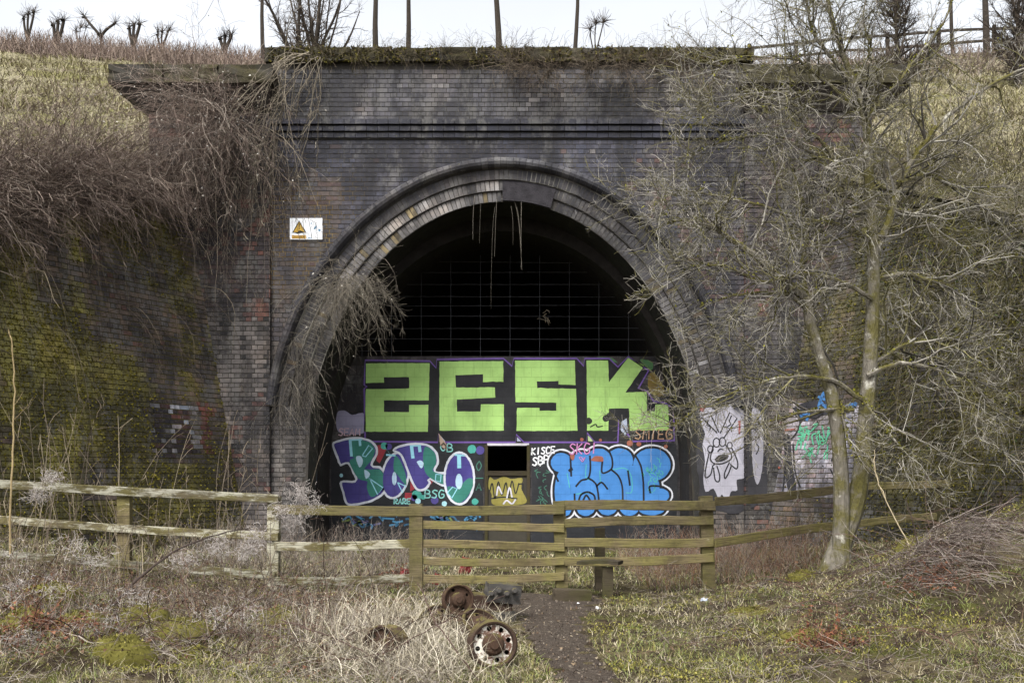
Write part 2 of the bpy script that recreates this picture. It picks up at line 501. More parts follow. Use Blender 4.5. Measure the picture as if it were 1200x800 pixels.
WX = {-1: 5.42, 1: 5.2}          # where each wing wall meets the portal
def wtop(y): return np.clip(7.6 - 0.45 * (20.75 - y), 0.2, 7.6)
hy = np.concatenate([np.linspace(3, 21.8, 80), np.linspace(22.2, 60, 100), np.geomspace(62, 260, 16)])
hs_ = np.concatenate([[0], np.geomspace(0.25, 25, 70), np.geomspace(28, 260, 16)])
VV, FF, base = [], [], 0
for s in (-1, 1):
    bx = WX[s] + 0.57 * np.clip(20.75 - hy, 0, 30) + 0.18 * wtop(hy) + 0.25
    XX = s * (bx[:, None] + hs_[None]); YY = hy[:, None] + 0 * XX
    ZZ = np.maximum(hz(XX, YY), gz(XX, YY) - 0.4)
    ZZ[:, 0] = np.minimum(ZZ[:, 0], wtop(hy) - 0.05)
    VV.append(np.stack([XX, YY, ZZ], -1).reshape(-1, 3)); f = grid_faces(len(hy), len(hs_)) + base
    FF.append(f if s > 0 else f[:, ::-1]); base += XX.size
cy = hy[hy > 21.7]; cxs = np.linspace(-1, 1, 30)
XX = np.where(cxs[None] < 0, cxs * (WX[-1] + 0.18 * 7.6 + 0.25), cxs * (WX[1] + 0.18 * 7.6 + 0.25)) + 0 * cy[:, None]
YY = cy[:, None] + 0 * XX
VV.append(np.stack([XX, YY, hz(XX, YY)], -1).reshape(-1, 3)); FF.append(grid_faces(len(cy), 30) + base)
mesh_obj('hillside', fastmesh('hillside', np.concatenate(VV), np.concatenate(FF), smooth=True), HILL, kind='structure')

# ------------------------------------------------------------------ bricks
UB = np.array([[x, y, z] for x in (-.5, .5) for y in (-.5, .5) for z in (-.5, .5)])
UF = np.array([[0, 1, 3, 2], [4, 6, 7, 5], [0, 4, 5, 1], [2, 3, 7, 6], [0, 2, 6, 4], [1, 5, 7, 3]])
BRICK_ME = []
for i in range(4):
    j = UB + rng.uniform(-0.03, 0.03, UB.shape) * np.array([0.4, 1, 0.6])
    me = fastmesh('brick', j, UF, tint=np.ones((8, 3))); me.materials.append(BRICK); BRICK_ME.append(me)

class Bricks:
    """centres, axes (length, height, outward), sizes and colours of a field of bricks"""
    def __init__(self): self.a = []
    def add(self, c, ex, ey, ez, size, rgb): self.a.append((c, ex, ey, ez, size, rgb))
    def build(self, parent, n_ind, score, name='brick', stuff='brickwork', meshes=None, mat=None, jit=0.004):
        meshes = meshes or BRICK_ME
        c = np.array([b[0] for b in self.a]); A = np.stack([np.array([b[k] for b in self.a]) for k in (1, 2, 3)], -1)
        S = np.array([b[4] for b in self.a]); K = np.array([b[5] for b in self.a])
        c = c + A[:, :, 2] * rng.uniform(-jit, jit, (len(c), 1))
        order = np.argsort(-score(c, S)); ind, rest = order[:n_ind], order[n_ind:]
        inv = parent.matrix_world.inverted() if parent else Matrix()
        for i in ind:
            o = bpy.data.objects.new(name, meshes[i % len(meshes)])
            m = Matrix([[*(A[i, r] * S[i]), c[i, r]] for r in range(3)] + [[0, 0, 0, 1]])
            put(o, parent); o.matrix_local = m; o.color = (*K[i], 1)
        if len(rest):
            src = meshes[0]; n = len(src.vertices)
            ub = np.empty(n * 3); src.vertices.foreach_get('co', ub); ub = ub.reshape(-1, 3)
            if n == 8:
                u = ub[None] + rng.uniform(-0.03, 0.03, (len(rest), 8, 3)) * np.array([0.4, 1, 0.6])
            else:
                u = np.broadcast_to(ub, (len(rest), n, 3))
            V = np.einsum('nij,nkj->nki', A[rest] * S[rest][:, None, :], u) + c[rest][:, None]
            uf = np.array([p.vertices[:] for p in src.polygons])
            F = (uf[None] + n * np.arange(len(rest))[:, None, None]).reshape(-1, 4)
            o = mesh_obj(stuff, fastmesh(stuff, V, F, tint=np.repeat(K[rest], n, 0)), mat or BRICK, parent, kind='stuff')

def persp(c):
    return FPX * c[:, 0] / c[:, 1] + 600, HOR - (c[:, 2] - EYE) * FPX / c[:, 1]

def inframe(c, S):
    px, py = persp(c)
    ok = (px > 0) & (px < 1200) & (py > 0) & (py < 660)
    return ok * S[:, 0] / c[:, 1] * (1 + 0.15 * rng.random(len(c)))

def field(B, O, u, v, n, u0, u1, v0, v1, inside, colour, length=0.24, pitch=0.096, depth=0.07):
    """English bond over the rectangle u0..u1, v0..v1 of a wall face; inside(u,v) trims it"""
    O, u, v, n = (np.asarray(a, float) for a in (O, u, v, n))
    for r in range(int((v1 - v0) / pitch)):
        vc = v0 + (r + 0.5) * pitch
        L = length if r % 2 == 0 else length / 2
        x = u0 - (0 if r % 2 == 0 else length / 4) - rng.uniform(0, 0.01)
        while x < u1:
            a, b = max(x, u0), min(x + L, u1); x += L
            if b - a < 0.035: continue
            uc = (a + b) / 2
            if not inside(uc, vc): continue
            p = O + u * uc + v * vc
            B.add(p - n * depth / 2, u, v, n, (b - a - 0.013, pitch - 0.016, depth), colour(p))

def mixc(cols):
    c = 0.62 * lin(cols[rng.integers(len(cols))]) + 0.38 * np.mean([lin(q) for q in cols], axis=0); return (c.mean() + (c - c.mean()) * 0.8) * rng.uniform(0.88, 1.12)

# ------------------------------------------------------------------ tunnel portal
AX, YP = -0.17, 21.0
OA, OB, OC = 4.95, 5.915, 2.16        # outer edge of the arch ring
IA, IB, IC = 4.10, 5.69, 1.51         # its inner edge
ZJ = 3.0                              # springing of the moulded rings
def ring(t): return OA + (IA - OA) * t, OB + (IB - OB) * t, OC + (IC - OC) * t
def halfw(t, z):
    a, b, c = ring(t)
    return a if z < c else a * math.sqrt(max(0, 1 - ((z - c) / b) ** 2))
def arc(t, n, z0=ZJ):
    """points of ring t from the left springing over the crown to the right, evenly spaced"""
    a, b, c = ring(t); th0 = math.asin(min(1, max(0, (z0 - c) / b)))
    th = np.linspace(math.pi - th0, th0, 600)
    p = np.stack([AX + a * np.cos(th), c + b * np.sin(th)], 1)
    if z0 < c:
        l = np.stack([np.full(60, AX - a), np.linspace(z0, c, 60, endpoint=False)], 1)
        r = l[::-1] * [1, 1] + [2 * a, 0]; p = np.concatenate([l, p, r])
    s = np.concatenate([[0], np.cumsum(np.linalg.norm(np.diff(p, axis=0), axis=1))])
    q = np.linspace(0, s[-1], n)
    return np.stack([np.interp(q, s, p[:, 0]), np.interp(q, s, p[:, 1])], 1), s[-1]

portal = empty('tunnel_portal', (0, 0, 0), cat='tunnel portal',
               label='dark brick railway tunnel portal with a tall horseshoe arch cut into the hillside')
HL, HR, HT = -5.0, 4.85, 9.97
# mortar backing of the headwall, one slab with the arch cut out of it
pts, _ = arc(0.12, 60)
leg = [(AX + IA, ZJ)] + [(AX + IA, -0.3)]
out = [(AX - IA, -0.3), (HL, -0.3), (HL, HT), (HR, HT), (HR, -0.3), (AX + IA, -0.3), (AX + halfw(1, ZJ), ZJ)]
loop = out + [tuple(p) for p in pts[::-1]] + [(AX - halfw(1, ZJ), ZJ)]
def slab(name, loop, y0, y1, mat, parent, **kw):
    bm = bmesh.new(); n = len(loop)
    f = [bm.verts.new((x, y0, z)) for x, z in loop]; b = [bm.verts.new((x, y1, z)) for x, z in loop]
    for t in tessellate_polygon([[Vector((x, z, 0)) for x, z in loop]]):
        try: bm.faces.new([f[i] for i in t]); bm.faces.new([b[i] for i in t[::-1]])
        except ValueError: pass
    for i in range(n): bm.faces.new((f[i], b[i], b[(i + 1) % n], f[(i + 1) % n]))
    bmesh.ops.recalc_face_normals(bm, faces=bm.faces)
    me = bpy.data.meshes.new(name); bm.to_mesh(me); bm.free()
    return mesh_obj(name, me, mat, parent, **kw)
head = slab('headwall', loop, YP + 0.010, YP + 0.95, MORTAR_Y, portal)

STRING = (9.42 - 1.0)                 # not used for bricks, bands follow below
zb0, zb1 = at(0, 163, YP)[2], at(0, 141, YP)[2]
def head_col(p):
    px = p[0] * FPX / YP + 600; py = HOR - (p[2] - EYE) * FPX / YP
    w = wob(p[0], p[2], 0, 1.2, 0)
    if rng.random() < 0.01: return mixc(['#644640', '#5d4842', '#75746f'])
    if py < 135 and rng.random() < 0.05 + 0.16 * (wob(p[0], p[2], 0, 1.3, 4) > 0.5): return mixc(['#7d7b78', '#6f6d6b', '#8b8986'])
    if py > 400:       # soot and lime have run down the foot of the arch in upright streaks
        q = np.clip(.5 + .55 * wob(p[0] * 3.2, p[2] * .35, 0, 1.6, 2) + rng.normal(0, .1), 0, 1)
        return (lin('#252424') * (1 - q) + lin('#7b756d') * q) * rng.uniform(.85, 1.15)
    if px < 410 + 15 * w and py > 215 + 12 * w:
        if py < 240 and rng.random() < 0.3: return mixc(['#5d4842', '#5a4c48'])
        return mixc(['#5a5049', '#4d4746', '#685b50', '#454244', '#63574e', '#575150', '#4b4c54'])
    if px > 770 + 25 * w and py > 150:
        if wob(p[0], p[2], 0, 1.6, 5) > .45 and rng.random() < .5: return mixc(['#6b4a40', '#5d4640'])
        return mixc(['#4a4344', '#423e42', '#4f4546', '#3b393e', '#4c494d', '#40404a'])
    if py < 140: return mixc(['#62605d', '#545253', '#6e6c68', '#4a494d', '#5e5c5b', '#68666a'])
    return mixc(['#41414a', '#383840', '#4c4b54', '#45444a', '#31323a', '#52515a', '#474a58'])
def head_in(u, v):
    if zb0 < v < zb1: return False
    x = abs(u - AX)
    return x > (halfw(1, v) if v < ZJ else halfw(0.1, v)) if v < OC + OB else True
B = Bricks()
field(B, (0, YP, 0), (1, 0, 0), (0, 0, 1), (0, -1, 0), HL + 0.06, HR - 0.06, 0.0, HT, head_in, head_col)
B.build(head, 300, lambda c, S: inframe(c, S) * ((c[:, 0] < 2.6) + 0.3) * (c[:, 2] > 3.5))

# three projecting courses
string = slab('string_course', [(HL, zb0 - .01), (HR, zb0 - .01), (HR, zb1 + .01), (HL, zb1 + .01)], YP - 0.012, YP + 0.009, MORTAR, portal)
B = Bricks()
for k, (pr, c) in enumerate(((0.05, '#33343d'), (0.09, '#3a3b45'), (0.13, '#484850'))):
    zc = zb0 + (k + 0.5) * (zb1 - zb0) / 3; x = HL
    while x < HR - 0.05:
        e = min(x + 0.225, HR)
        B.add(np.array([(x + e) / 2, YP - pr + 0.06, zc]), (1, 0, 0), (0, 0, 1), (0, -1, 0), (e - x - 0.008, 0.098, 0.12),
              lin(c) * rng.uniform(0.75, 1.25))
        x = e
B.build(string, 300, inframe)

# coping of the parapet
cop = slab('coping', [(HL - .02, HT + .003), (HR + .05, HT + .003), (HR + .05, HT + .04), (HL - .02, HT + .04)], YP + 0.0, YP + 0.9, MORTAR, portal)
B = Bricks(); x = HL - 0.06
while x < HR:
    e = min(x + rng.uniform(0.75, 1.0), HR + 0.1)
    B.add(np.array([(x + e) / 2, YP + 0.42, HT + 0.19]), (1, 0, 0), (0, 0, 1), (0, -1, 0), (e - x - 0.012, 0.27 + rng.uniform(-.02, .02), 1.05), np.ones(3))
    x = e
def soft_block(name, mat, seg=3, rnd=0.04):
    bm = bmesh.new(); bmesh.ops.create_cube(bm, size=1)
    bmesh.ops.subdivide_edges(bm, edges=bm.edges, cuts=seg, use_grid_fill=True)
    for v in bm.verts:
        v.co += Vector(rng.uniform(-rnd, rnd, 3)) * 0.5
    me = bpy.data.meshes.new(name); bm.to_mesh(me); bm.free(); me.materials.append(mat); return me
STONE_ME = [soft_block('coping_stone', STONE) for _ in range(4)]
B.build(cop, 300, inframe, name='coping_stone', meshes=STONE_ME, mat=STONE, jit=0.02)

# arch ring: a round label mould and three stepped orders of headers
archp, _ = None, 0
T0, T1, T2, T3 = 0.0, 0.27, 0.51, 0.755
an = 120
VV, FF, b0 = [], [], 0
for (ta, tb, yy) in ((0.05, T1, 20.985), (T1, T2, 21.012), (T2, T3, 21.062), (T3, 1.0, 21.112)):
    pa, _ = arc(ta, an); pb, _ = arc(tb, an)
    v = np.stack([np.c_[pa[:, 0], np.full(an, yy), pa[:, 1]], np.c_[pb[:, 0], np.full(an, yy), pb[:, 1]],
                  np.c_[pb[:, 0], np.full(an, yy + 0.06), pb[:, 1]]], 1)
    VV.append(v.reshape(-1, 3)); FF.append(grid_faces(an, 3) + b0); b0 += an * 3
archo = mesh_obj('arch_ring', fastmesh('arch_ring', np.concatenate(VV), np.concatenate(FF)), m_mortar('limey_mortar', lin('#403d3a'), lin('#7d7a73')), portal)
def arch_col(p, k):
    f = (p[0] - AX) / 4.5
    lime = 0.95 if (-0.85 < f < -0.02 and p[2] > 4.2) else (0.25 if 0.25 < f else 0.1)
    if k >= 2 and p[2] > 4.2:
        q = np.clip(.15 + .55 * lime + .45 * wob(p[0] * 1.3, p[2] * 1.3, k * 2., 1.6, 1) + rng.normal(0, .13), 0, 1); q = q * (.2 + .8 * lime)
        c = lin('#3c3a3a') * (1 - q) + lin('#98948d') * q
        if rng.random() < .06: c = c * np.array([1.15, .95, .5])
        return c * rng.uniform(.85, 1.15)
    if k >= 2 and rng.random() < lime * (0.65 + 0.5 * wob(p[0], p[2], 0, 1.5, 1)):
        return mixc(['#8b8883', '#9d9a94', '#777470', '#94918b'])
    if k == 3 and rng.random() < 0.05 and p[2] > 4.5: return mixc(['#635a38', '#6f653f'])
    if k == 1 and rng.random() < 0.02: return mixc(['#8a6f3f', '#75653a'])
    if p[2] < 5.2 + .5 * wob(p[0], p[2], 0, 1.5, 2): return mixc(['#45413d', '#55504b', '#3a3734', '#5d5852', '#4b4641'])
    return mixc(['#3f3d3d', '#4c4a4a', '#353439', '#56524e', '#454040'])
B = Bricks()
for k, (ta, tb, yf) in enumerate(((T1, T2, 21.00), (T2, T3, 21.05), (T3, 1.0, 21.10)), start=1):
    tm = (ta + tb) / 2; _, ln = arc(tm, 5)
    n = int(ln / 0.095); q, _ = arc(tm, 2 * n + 1)
    w = 0.86 * (tb - ta)
    for i in range(n):
        m = q[2 * i + 1]; d = q[2 * i + 2] - q[2 * i]; d = d / np.linalg.norm(d)
        if k >= 2 and abs(m[0] - 0.35) < 0.55 and m[1] > 6.5: continue   # the patched crown
        ex = np.array([d[0], 0, d[1]]); er = np.array([-d[1], 0, d[0]])
        B.add(np.array([m[0], yf + 0.05, m[1]]), er, ex, (0, -1, 0), (w * 0.95, ln / n - 0.019, 0.10), arch_col((m[0], 0, m[1]), k))
B.build(archo, 300, lambda c, S: inframe(c, S) * (c[:, 0] < 2.8))
# rendered patch over the crown
pa, _ = arc(T2 + 0.01, 800); pb, _ = arc(0.985, 800)
sel = [i for i in range(800) if abs(pa[i, 0] - 0.35) < 0.56 and pa[i, 1] > 6.5]
loopc = [tuple(pa[i]) for i in sel[::8]] + [tuple(pb[i]) for i in sel[::-8]]
slab('render_patch', loopc, 21.035, 21.16, m_plain('grey_render', '#2f2d30', 0.95, 0.15, 0.8, 7, 1.5), archo)
# the label mould: short half-round pieces
hr = np.array([[x, 0.5 * math.cos(a), 0.5 * math.sin(a) + (0.0)] for x in (-.5, .5) for a in np.linspace(-0.3, math.pi + 0.3, 9)])
hf = [[i, i + 1, i + 10, i + 9] for i in range(8)]
rm = fastmesh('moulding_block', hr, np.array(hf), tint=np.ones((18, 3))); rm.materials.append(BRICK)
_, ln = arc(0.13, 5); n = int(ln / 0.13); q, _ = arc(0.13, 2 * n + 1); B = Bricks()
for i in range(n):
    m = q[2 * i + 1]; d = q[2 * i + 2] - q[2 * i]; d /= np.linalg.norm(d)
    B.add(np.array([m[0], 21.02, m[1]]), (d[0], 0, d[1]), (-d[1], 0, d[0]), (0, -1, 0), (ln / n - 0.008, 0.24, 0.40),
          mixc(['#4f4e50', '#424146', '#6a6967', '#38373c', '#5c5a58'] if abs(m[0]) < 2.5 else ['#2f2e32', '#3a383b', '#454345']))
B.build(archo, 300, inframe, name='moulding_block', meshes=[rm], jit=0.006)

# sooty lining of the tunnel: deep reveal, a step in, then the long barrel
def lining(name, sections, mat, parent):
    VV = []; n = 80
    for (t_a, t_b, t_c, yy) in sections:
        th = np.linspace(math.pi, 0, n - 20)
        p = np.concatenate([np.c_[np.full(10, AX - t_a), np.linspace(-0.3, t_c, 10, endpoint=False)],
                            np.c_[AX + t_a * np.cos(th), t_c + t_b * np.sin(th)],
                            np.c_[np.full(10, AX + t_a), np.linspace(-0.3, t_c, 10, endpoint=False)[::-1]]])
        y = np.where(p[:, 1] < ZJ, min(yy, 21.003), yy) if yy < 21.2 else np.full(n, yy)
        VV.append(np.c_[p[:, 0], y, p[:, 1]])
    return mesh_obj(name, fastmesh(name, np.concatenate(VV), grid_faces(len(sections), n)), mat, parent)
ia2, ib2 = IA - 0.06, IB - 0.30
secs = [(IA, IB, IC, 21.105), (IA, IB, IC, 22.35), (ia2, ib2, IC, 22.36), (ia2, ib2, IC, 23.6), (ia2, ib2, IC, 30), (ia2, ib2, IC, 45), (ia2, ib2, IC, 62), (0.01, 0.01, IC, 62.1)]
SOOTB = m_plain('sooty_brick_lining', '#2b2826', 0.95, 0.15, 0.75, 5, 1.0)
lining('tunnel_lining', secs, SOOTB, portal)

# ------------------------------------------------------------------ piers with heavy caps
def pier(side, x0, x1, label):
    r = empty('portal_pier', (0, 0, 0), cat='brick pier', label=label, group='piers beside the tunnel portal')
    yf = YP - 0.13
    core = slab('pier_core', [(x0 + .012, -.3), (x1 - .012, -.3), (x1 - .012, 9.0), (x0 + .012, 9.0)], yf + 0.01, YP + 1.0, MORTAR, r)
    def pc(p):
        if wob(p[0], p[2], 0, 1.5, 4) > .35 and rng.random() < .35: return mixc(['#75493a', '#6d4639', '#66463c'])
        if p[2] < 4.85 + .3 * wob(p[0], 0, 0, 3, 1):
            q = np.clip(.45 + .55 * wob(p[0] * 3.2, p[2] * .35, 0, 1.6, 3) + rng.normal(0, .1), 0, 1)
            return (lin('#2a2827') * (1 - q) + lin('#7d766f') * q) * rng.uniform(.85, 1.15)
        return mixc(['#463a38', '#4d3f3b', '#40393a', '#543f39', '#3b3637', '#4a4341'])
    B = Bricks()
    field(B, (0, yf, 0), (1, 0, 0), (0, 0, 1), (0, -1, 0), x0, x1, 0, 8.97, lambda u, v: True, pc, depth=0.11)
    xi = x1 if side < 0 else x0                       # the narrow return facing the arch
    for rr in range(93):
        B.add(np.array([xi - side * -0.03 if False else xi + side * 0.03, YP - 0.066, (rr + .5) * .096]), (0, 1, 0), (0, 0, 1), (-side, 0, 0), (0.11, 0.082, 0.08), pc((0, 0, rr * .096)))
    B.build(core, 300, lambda c, S: inframe(c, S) * (np.abs(c[:, 0]) < 6.6) * (c[:, 2] > 2))
    # corbel: a tapering bed under the cap
    cb = bmesh.new()
    zs = (8.98, 9.42)
    lo = [(x0 - .02, yf - .02), (x1 + .02, yf - .02), (x1 + .02, YP + 1), (x0 - .02, YP + 1)]
    hi = [(x0 - (.62 if side < 0 else .1), yf - .34), (x1 + (.1 if side < 0 else .62), yf - .34), (x1 + (.1 if side < 0 else .62), YP + 1), (x0 - (.62 if side < 0 else .1), YP + 1)]
    a = [cb.verts.new((x, y, zs[0])) for x, y in lo]; b = [cb.verts.new((x, y, zs[1])) for x, y in hi]
    for i in range(4): cb.faces.new((a[i], a[(i + 1) % 4], b[(i + 1) % 4], b[i]))
    cb.faces.new(a[::-1]); cb.faces.new(b)
    me = bpy.data.meshes.new('corbel'); cb.to_mesh(me); cb.free()
    mesh_obj('corbel', me, m_plain('sooty_stone', '#3a3532', 0.9, 0.2, 0.5, 5, 0.5), r)
    X0, X1 = hi[0][0] - .06, hi[1][0] + .06
    k = 3
    for i in range(k):
        o = bpy.data.objects.new('cap_stone', STONE_ME[i]); put(o, r)
        w = (X1 - X0) / k
        o.location = (X0 + (i + .5) * w, (yf - .40 + YP + 1) / 2, 9.60); o.scale = (w - .012, YP + 1.4 - yf, 0.36)
    return r
pier(-1, -7.40, -4.95, 'left brick pier under a heavy overhanging stone cap draped in dead climber')
pier(1, 4.76, 7.35, 'right brick pier with reddish bricks behind the bare tree')

# ------------------------------------------------------------------ wing walls
class Wing: pass
def wing(side, label):
    w = Wing(); h = math.hypot(0.57, 1)
    w.u = np.array([side * 0.57 / h, -1 / h, 0]); nh = np.array([-side * 1 / h, -0.57 / h, 0])
    bt = 0.157
    w.v = unit(np.array([-nh[0] * bt, -nh[1] * bt, 1.0])); w.n = unit(nh + np.array([0, 0, bt]))
    w.O = np.array([side * WX[side], 20.75, 0.0]); w.side = side
    w.root = empty('wing_wall', (0, 0, 0), cat='retaining wall', label=label)
    w.len = 8.6
    top = lambda u: (7.6 - 0.45 * u / h) / w.v[2]
    w.top = top
    u0 = -0.4
    c = [w.O + w.u * a + w.v * b - w.n * 0.010 for a, b in ((u0, -.4), (w.len, -.4), (w.len, top(w.len)), (u0, top(u0)))]
    d = [p - w.n * 0.55 for p in c]
    me = fastmesh('wall_core', np.array(c + d), np.array([[0, 1, 2, 3], [7, 6, 5, 4], [0, 4, 5, 1], [1, 5, 6, 2], [2, 6, 7, 3], [3, 7, 4, 0]]))
    core = mesh_obj('wall_core', me, MORTAR_M, w.root)
    def mossy(p):
        px = p[0] * FPX / p[1] + 600; py = HOR - (p[2] - EYE) * FPX / p[1]
        m = wob(p[0] * 1.0, p[1], p[2], 1.1, 2) + 0.5 * wob(p[0], p[1], p[2], 3.5, 3)
        if side < 0:
            m += 0.45 + 0.75 * (px < 95) + 0.9 * (p[2] < 1.1) + 0.8 * (px > 238 + (py - 330) * 0.14) - 1.4 * (170 < px < 240 and 468 < py < 545) - 0.5 * (110 < px < 240 and py < 400)
        else:
            m += 1.2 * (px > 1000) + 0.3 * (py < 470) - 1.8 * (905 < px < 1005 and 470 < py < 580)
        return m
    w.mossy = mossy
    def wc(p):
        px = p[0] * FPX / p[1] + 600; py = HOR - (p[2] - EYE) * FPX / p[1]
        if side < 0 and 178 < px < 236 and 474 < py < 534:
            q = wob(px * .09, py * .09, 0, 1, 4)
            if rng.random() < 0.36 + 0.3 * q: return mixc(['#b9b7ba', '#999ea4', '#a39592', '#c2c2c5', '#7f909f'])
            return mixc(['#23252b', '#2b2a2c', '#1e2026', '#5b3d36', '#7a4032'])
        if side < 0 and 228 < px < 250 and 470 < py < 530 and rng.random() < 0.6: return mixc(['#8a4532', '#6f3a2e', '#77402f'])
        if side > 0 and 898 < px < 1005 and 474 < py < 582:
            return mixc(['#a19ea5', '#b3b0b6', '#8b888e', '#bdb9bf', '#9a7f7a', '#92929c'])
        mm = np.clip((mossy(p) - .05 + rng.normal() * .12) / .9, 0, 1)
        if mm > .02: return mixc(['#564a40', '#6b5844', '#4a4845', '#766047', '#5f5147']) * (1 - mm) + mm * mixc((['#9c9436', '#918931', '#827a2d'] if p[0] * FPX / p[1] < -495 else ['#7d752b', '#877e30', '#6d6626', '#756d28', '#5a5323']) if side < 0 else ['#57522a', '#635d2e', '#484526', '#524d2a', '#3d3a25'])
        if wob(p[0], p[1], p[2], 1.4, 1) > .1 and rng.random() < 0.10: return mixc(['#70493a', '#624536', '#775540'])
        return mixc(['#564a40', '#6b5844', '#4a4845', '#766047', '#5f5147', '#454245', '#7a634b', '#5d5852'])
    B = Bricks()
    field(B, w.O, w.u, w.v, w.n, u0, w.len, 0, top(0) + .3, lambda a, b: b < top(a), wc)
    B.build(core, 300, inframe)
    w.core = core
    # rough coping stones along the sloping top
    for i in range(9):
        a = i * w.len / 9; b = a + w.len / 9
        p, q = w.O + w.u * a + w.v * top(a), w.O + w.u * b + w.v * top(b)
        ex = unit(q - p); L = np.linalg.norm(q - p); ez = unit(np.cross(ex, w.n)); ez = ez if ez[2] > 0 else -ez; ey = np.cross(ez, ex)
        o = bpy.data.objects.new('coping_stone', STONE_ME[i % 4]); put(o, w.root)
        c_ = (p + q) / 2 - w.n * 0.22 + ez * 0.06
        o.matrix_local = Matrix([[ex[r] * (L - .015), ey[r] * 0.6, ez[r] * 0.16, c_[r]] for r in range(3)] + [[0, 0, 0, 1]])
    return w
WL = wing(-1, 'mossy brick wing wall on the left sloping down behind the whitened fence')
WR = wing(1, 'overgrown mossy wing wall on the right with graffiti behind the bare tree')
# ------------------------------------------------------------------ block wall closing the tunnel, with its graffiti
YB = 23.6
wallr = empty('blocking_wall', (0, 0, 0), cat='block wall',
              label='concrete block wall closing the lower tunnel mouth, covered in big bright graffiti lettering')
ZTOP = at(0, 417, YB)[2]
def rev(z): return IA if z < IC else IA * math.sqrt(max(0, 1 - ((z - IC) / IB) ** 2))
DX0, DX1 = at(568, 0, YB)[0], at(621, 0, YB)[0]
DZ1 = at(0, 521, YB)[2]
core_loop = [(AX - 4.06, -.3), (AX - 4.06, 1.5), (AX - rev(3) + .03, 3.0), (AX - rev(ZTOP) + .03, ZTOP - .004), (AX + rev(ZTOP) - .03, ZTOP - .004), (AX + rev(3) - .03, 3.0), (AX + 4.06, 1.5), (AX + 4.06, -.3),
             (DX1, -.3), (DX1, DZ1), (DX0, DZ1), (DX0, -.3)]
blockcore = slab('block_core', core_loop, YB + 0.012, YB + 0.2, m_plain('block_mortar', '#33312f', 0.95, 0.2, 0.3, 6, 0.4), wallr)
B = Bricks()
def block_col(p):
    return mixc(['#3a3736', '#46413f', '#2f2e30', '#4d4644'])
def block_in(u, v):
    if abs(u - AX) > rev(v) - 0.02: return False
    return True
bp = ZTOP / 20
for u0_, u1_, v0_, v1_ in ((AX - 4.09, DX0 - .003, 0, 11 * bp + .001), (DX1 + .003, AX + 4.09, 0, 11 * bp + .001), (AX - 4.09, AX + 4.09, 11 * bp, ZTOP + .001)):
    field(B, (0, YB, 0), (1, 0, 0), (0, 0, 1), (0, -1, 0), u0_, u1_, v0_, v1_, block_in, block_col, length=0.9, pitch=bp, depth=0.1)
B.build(blockcore, 300, inframe, name='block', stuff='blockwork', jit=0.002)

def on_y(yp):
    return lambda px, py, off: np.array(((px - 600) * yp / FPX, yp - off, EYE + (HOR - py) * yp / FPX))
def on_x(xp, s):
    def f(px, py, off):
        y = xp * FPX / (px - 600.0); return np.array((xp - s * off, y, EYE + (HOR - py) * y / FPX))
    return f
def on_wing(w):
    def f(px, py, off):
        d = np.array(((px - 600) / FPX, 1.0, (HOR - py) / FPX)); e = np.array((0, 0, EYE))
        return e + d * (np.dot(w.O - e, w.n) / np.dot(d, w.n)) + w.n * off
    return f
def smooth_pts(p, closed=False, n=6):
    p = np.asarray(p, float); m = len(p); o = []
    rg = range(m) if closed else range(m - 1)
    for i in rg:
        a, b, c, d = (p[(i + j) % m] if closed else p[min(max(i + j, 0), m - 1)] for j in (-1, 0, 1, 2))
        for t in np.linspace(0, 1, n, endpoint=False):
            o.append(0.5 * ((2 * b) + (-a + c) * t + (2 * a - 5 * b + 4 * c - d) * t * t + (-a + 3 * b - 3 * c + d) * t ** 3))
    if not closed: o.append(p[-1])
    return np.array(o)
def offset_in(p, d):
    p = np.asarray(p, float); t = np.roll(p, -1, 0) - np.roll(p, 1, 0)
    nrm = np.stack([-t[:, 1], t[:, 0]], 1); nrm /= np.linalg.norm(nrm, axis=1, keepdims=True) + 1e-9
    ar = np.sum(p[:, 0] * np.roll(p[:, 1], -1) - np.roll(p[:, 0], -1) * p[:, 1])
    return p + nrm * (d if ar > 0 else -d)
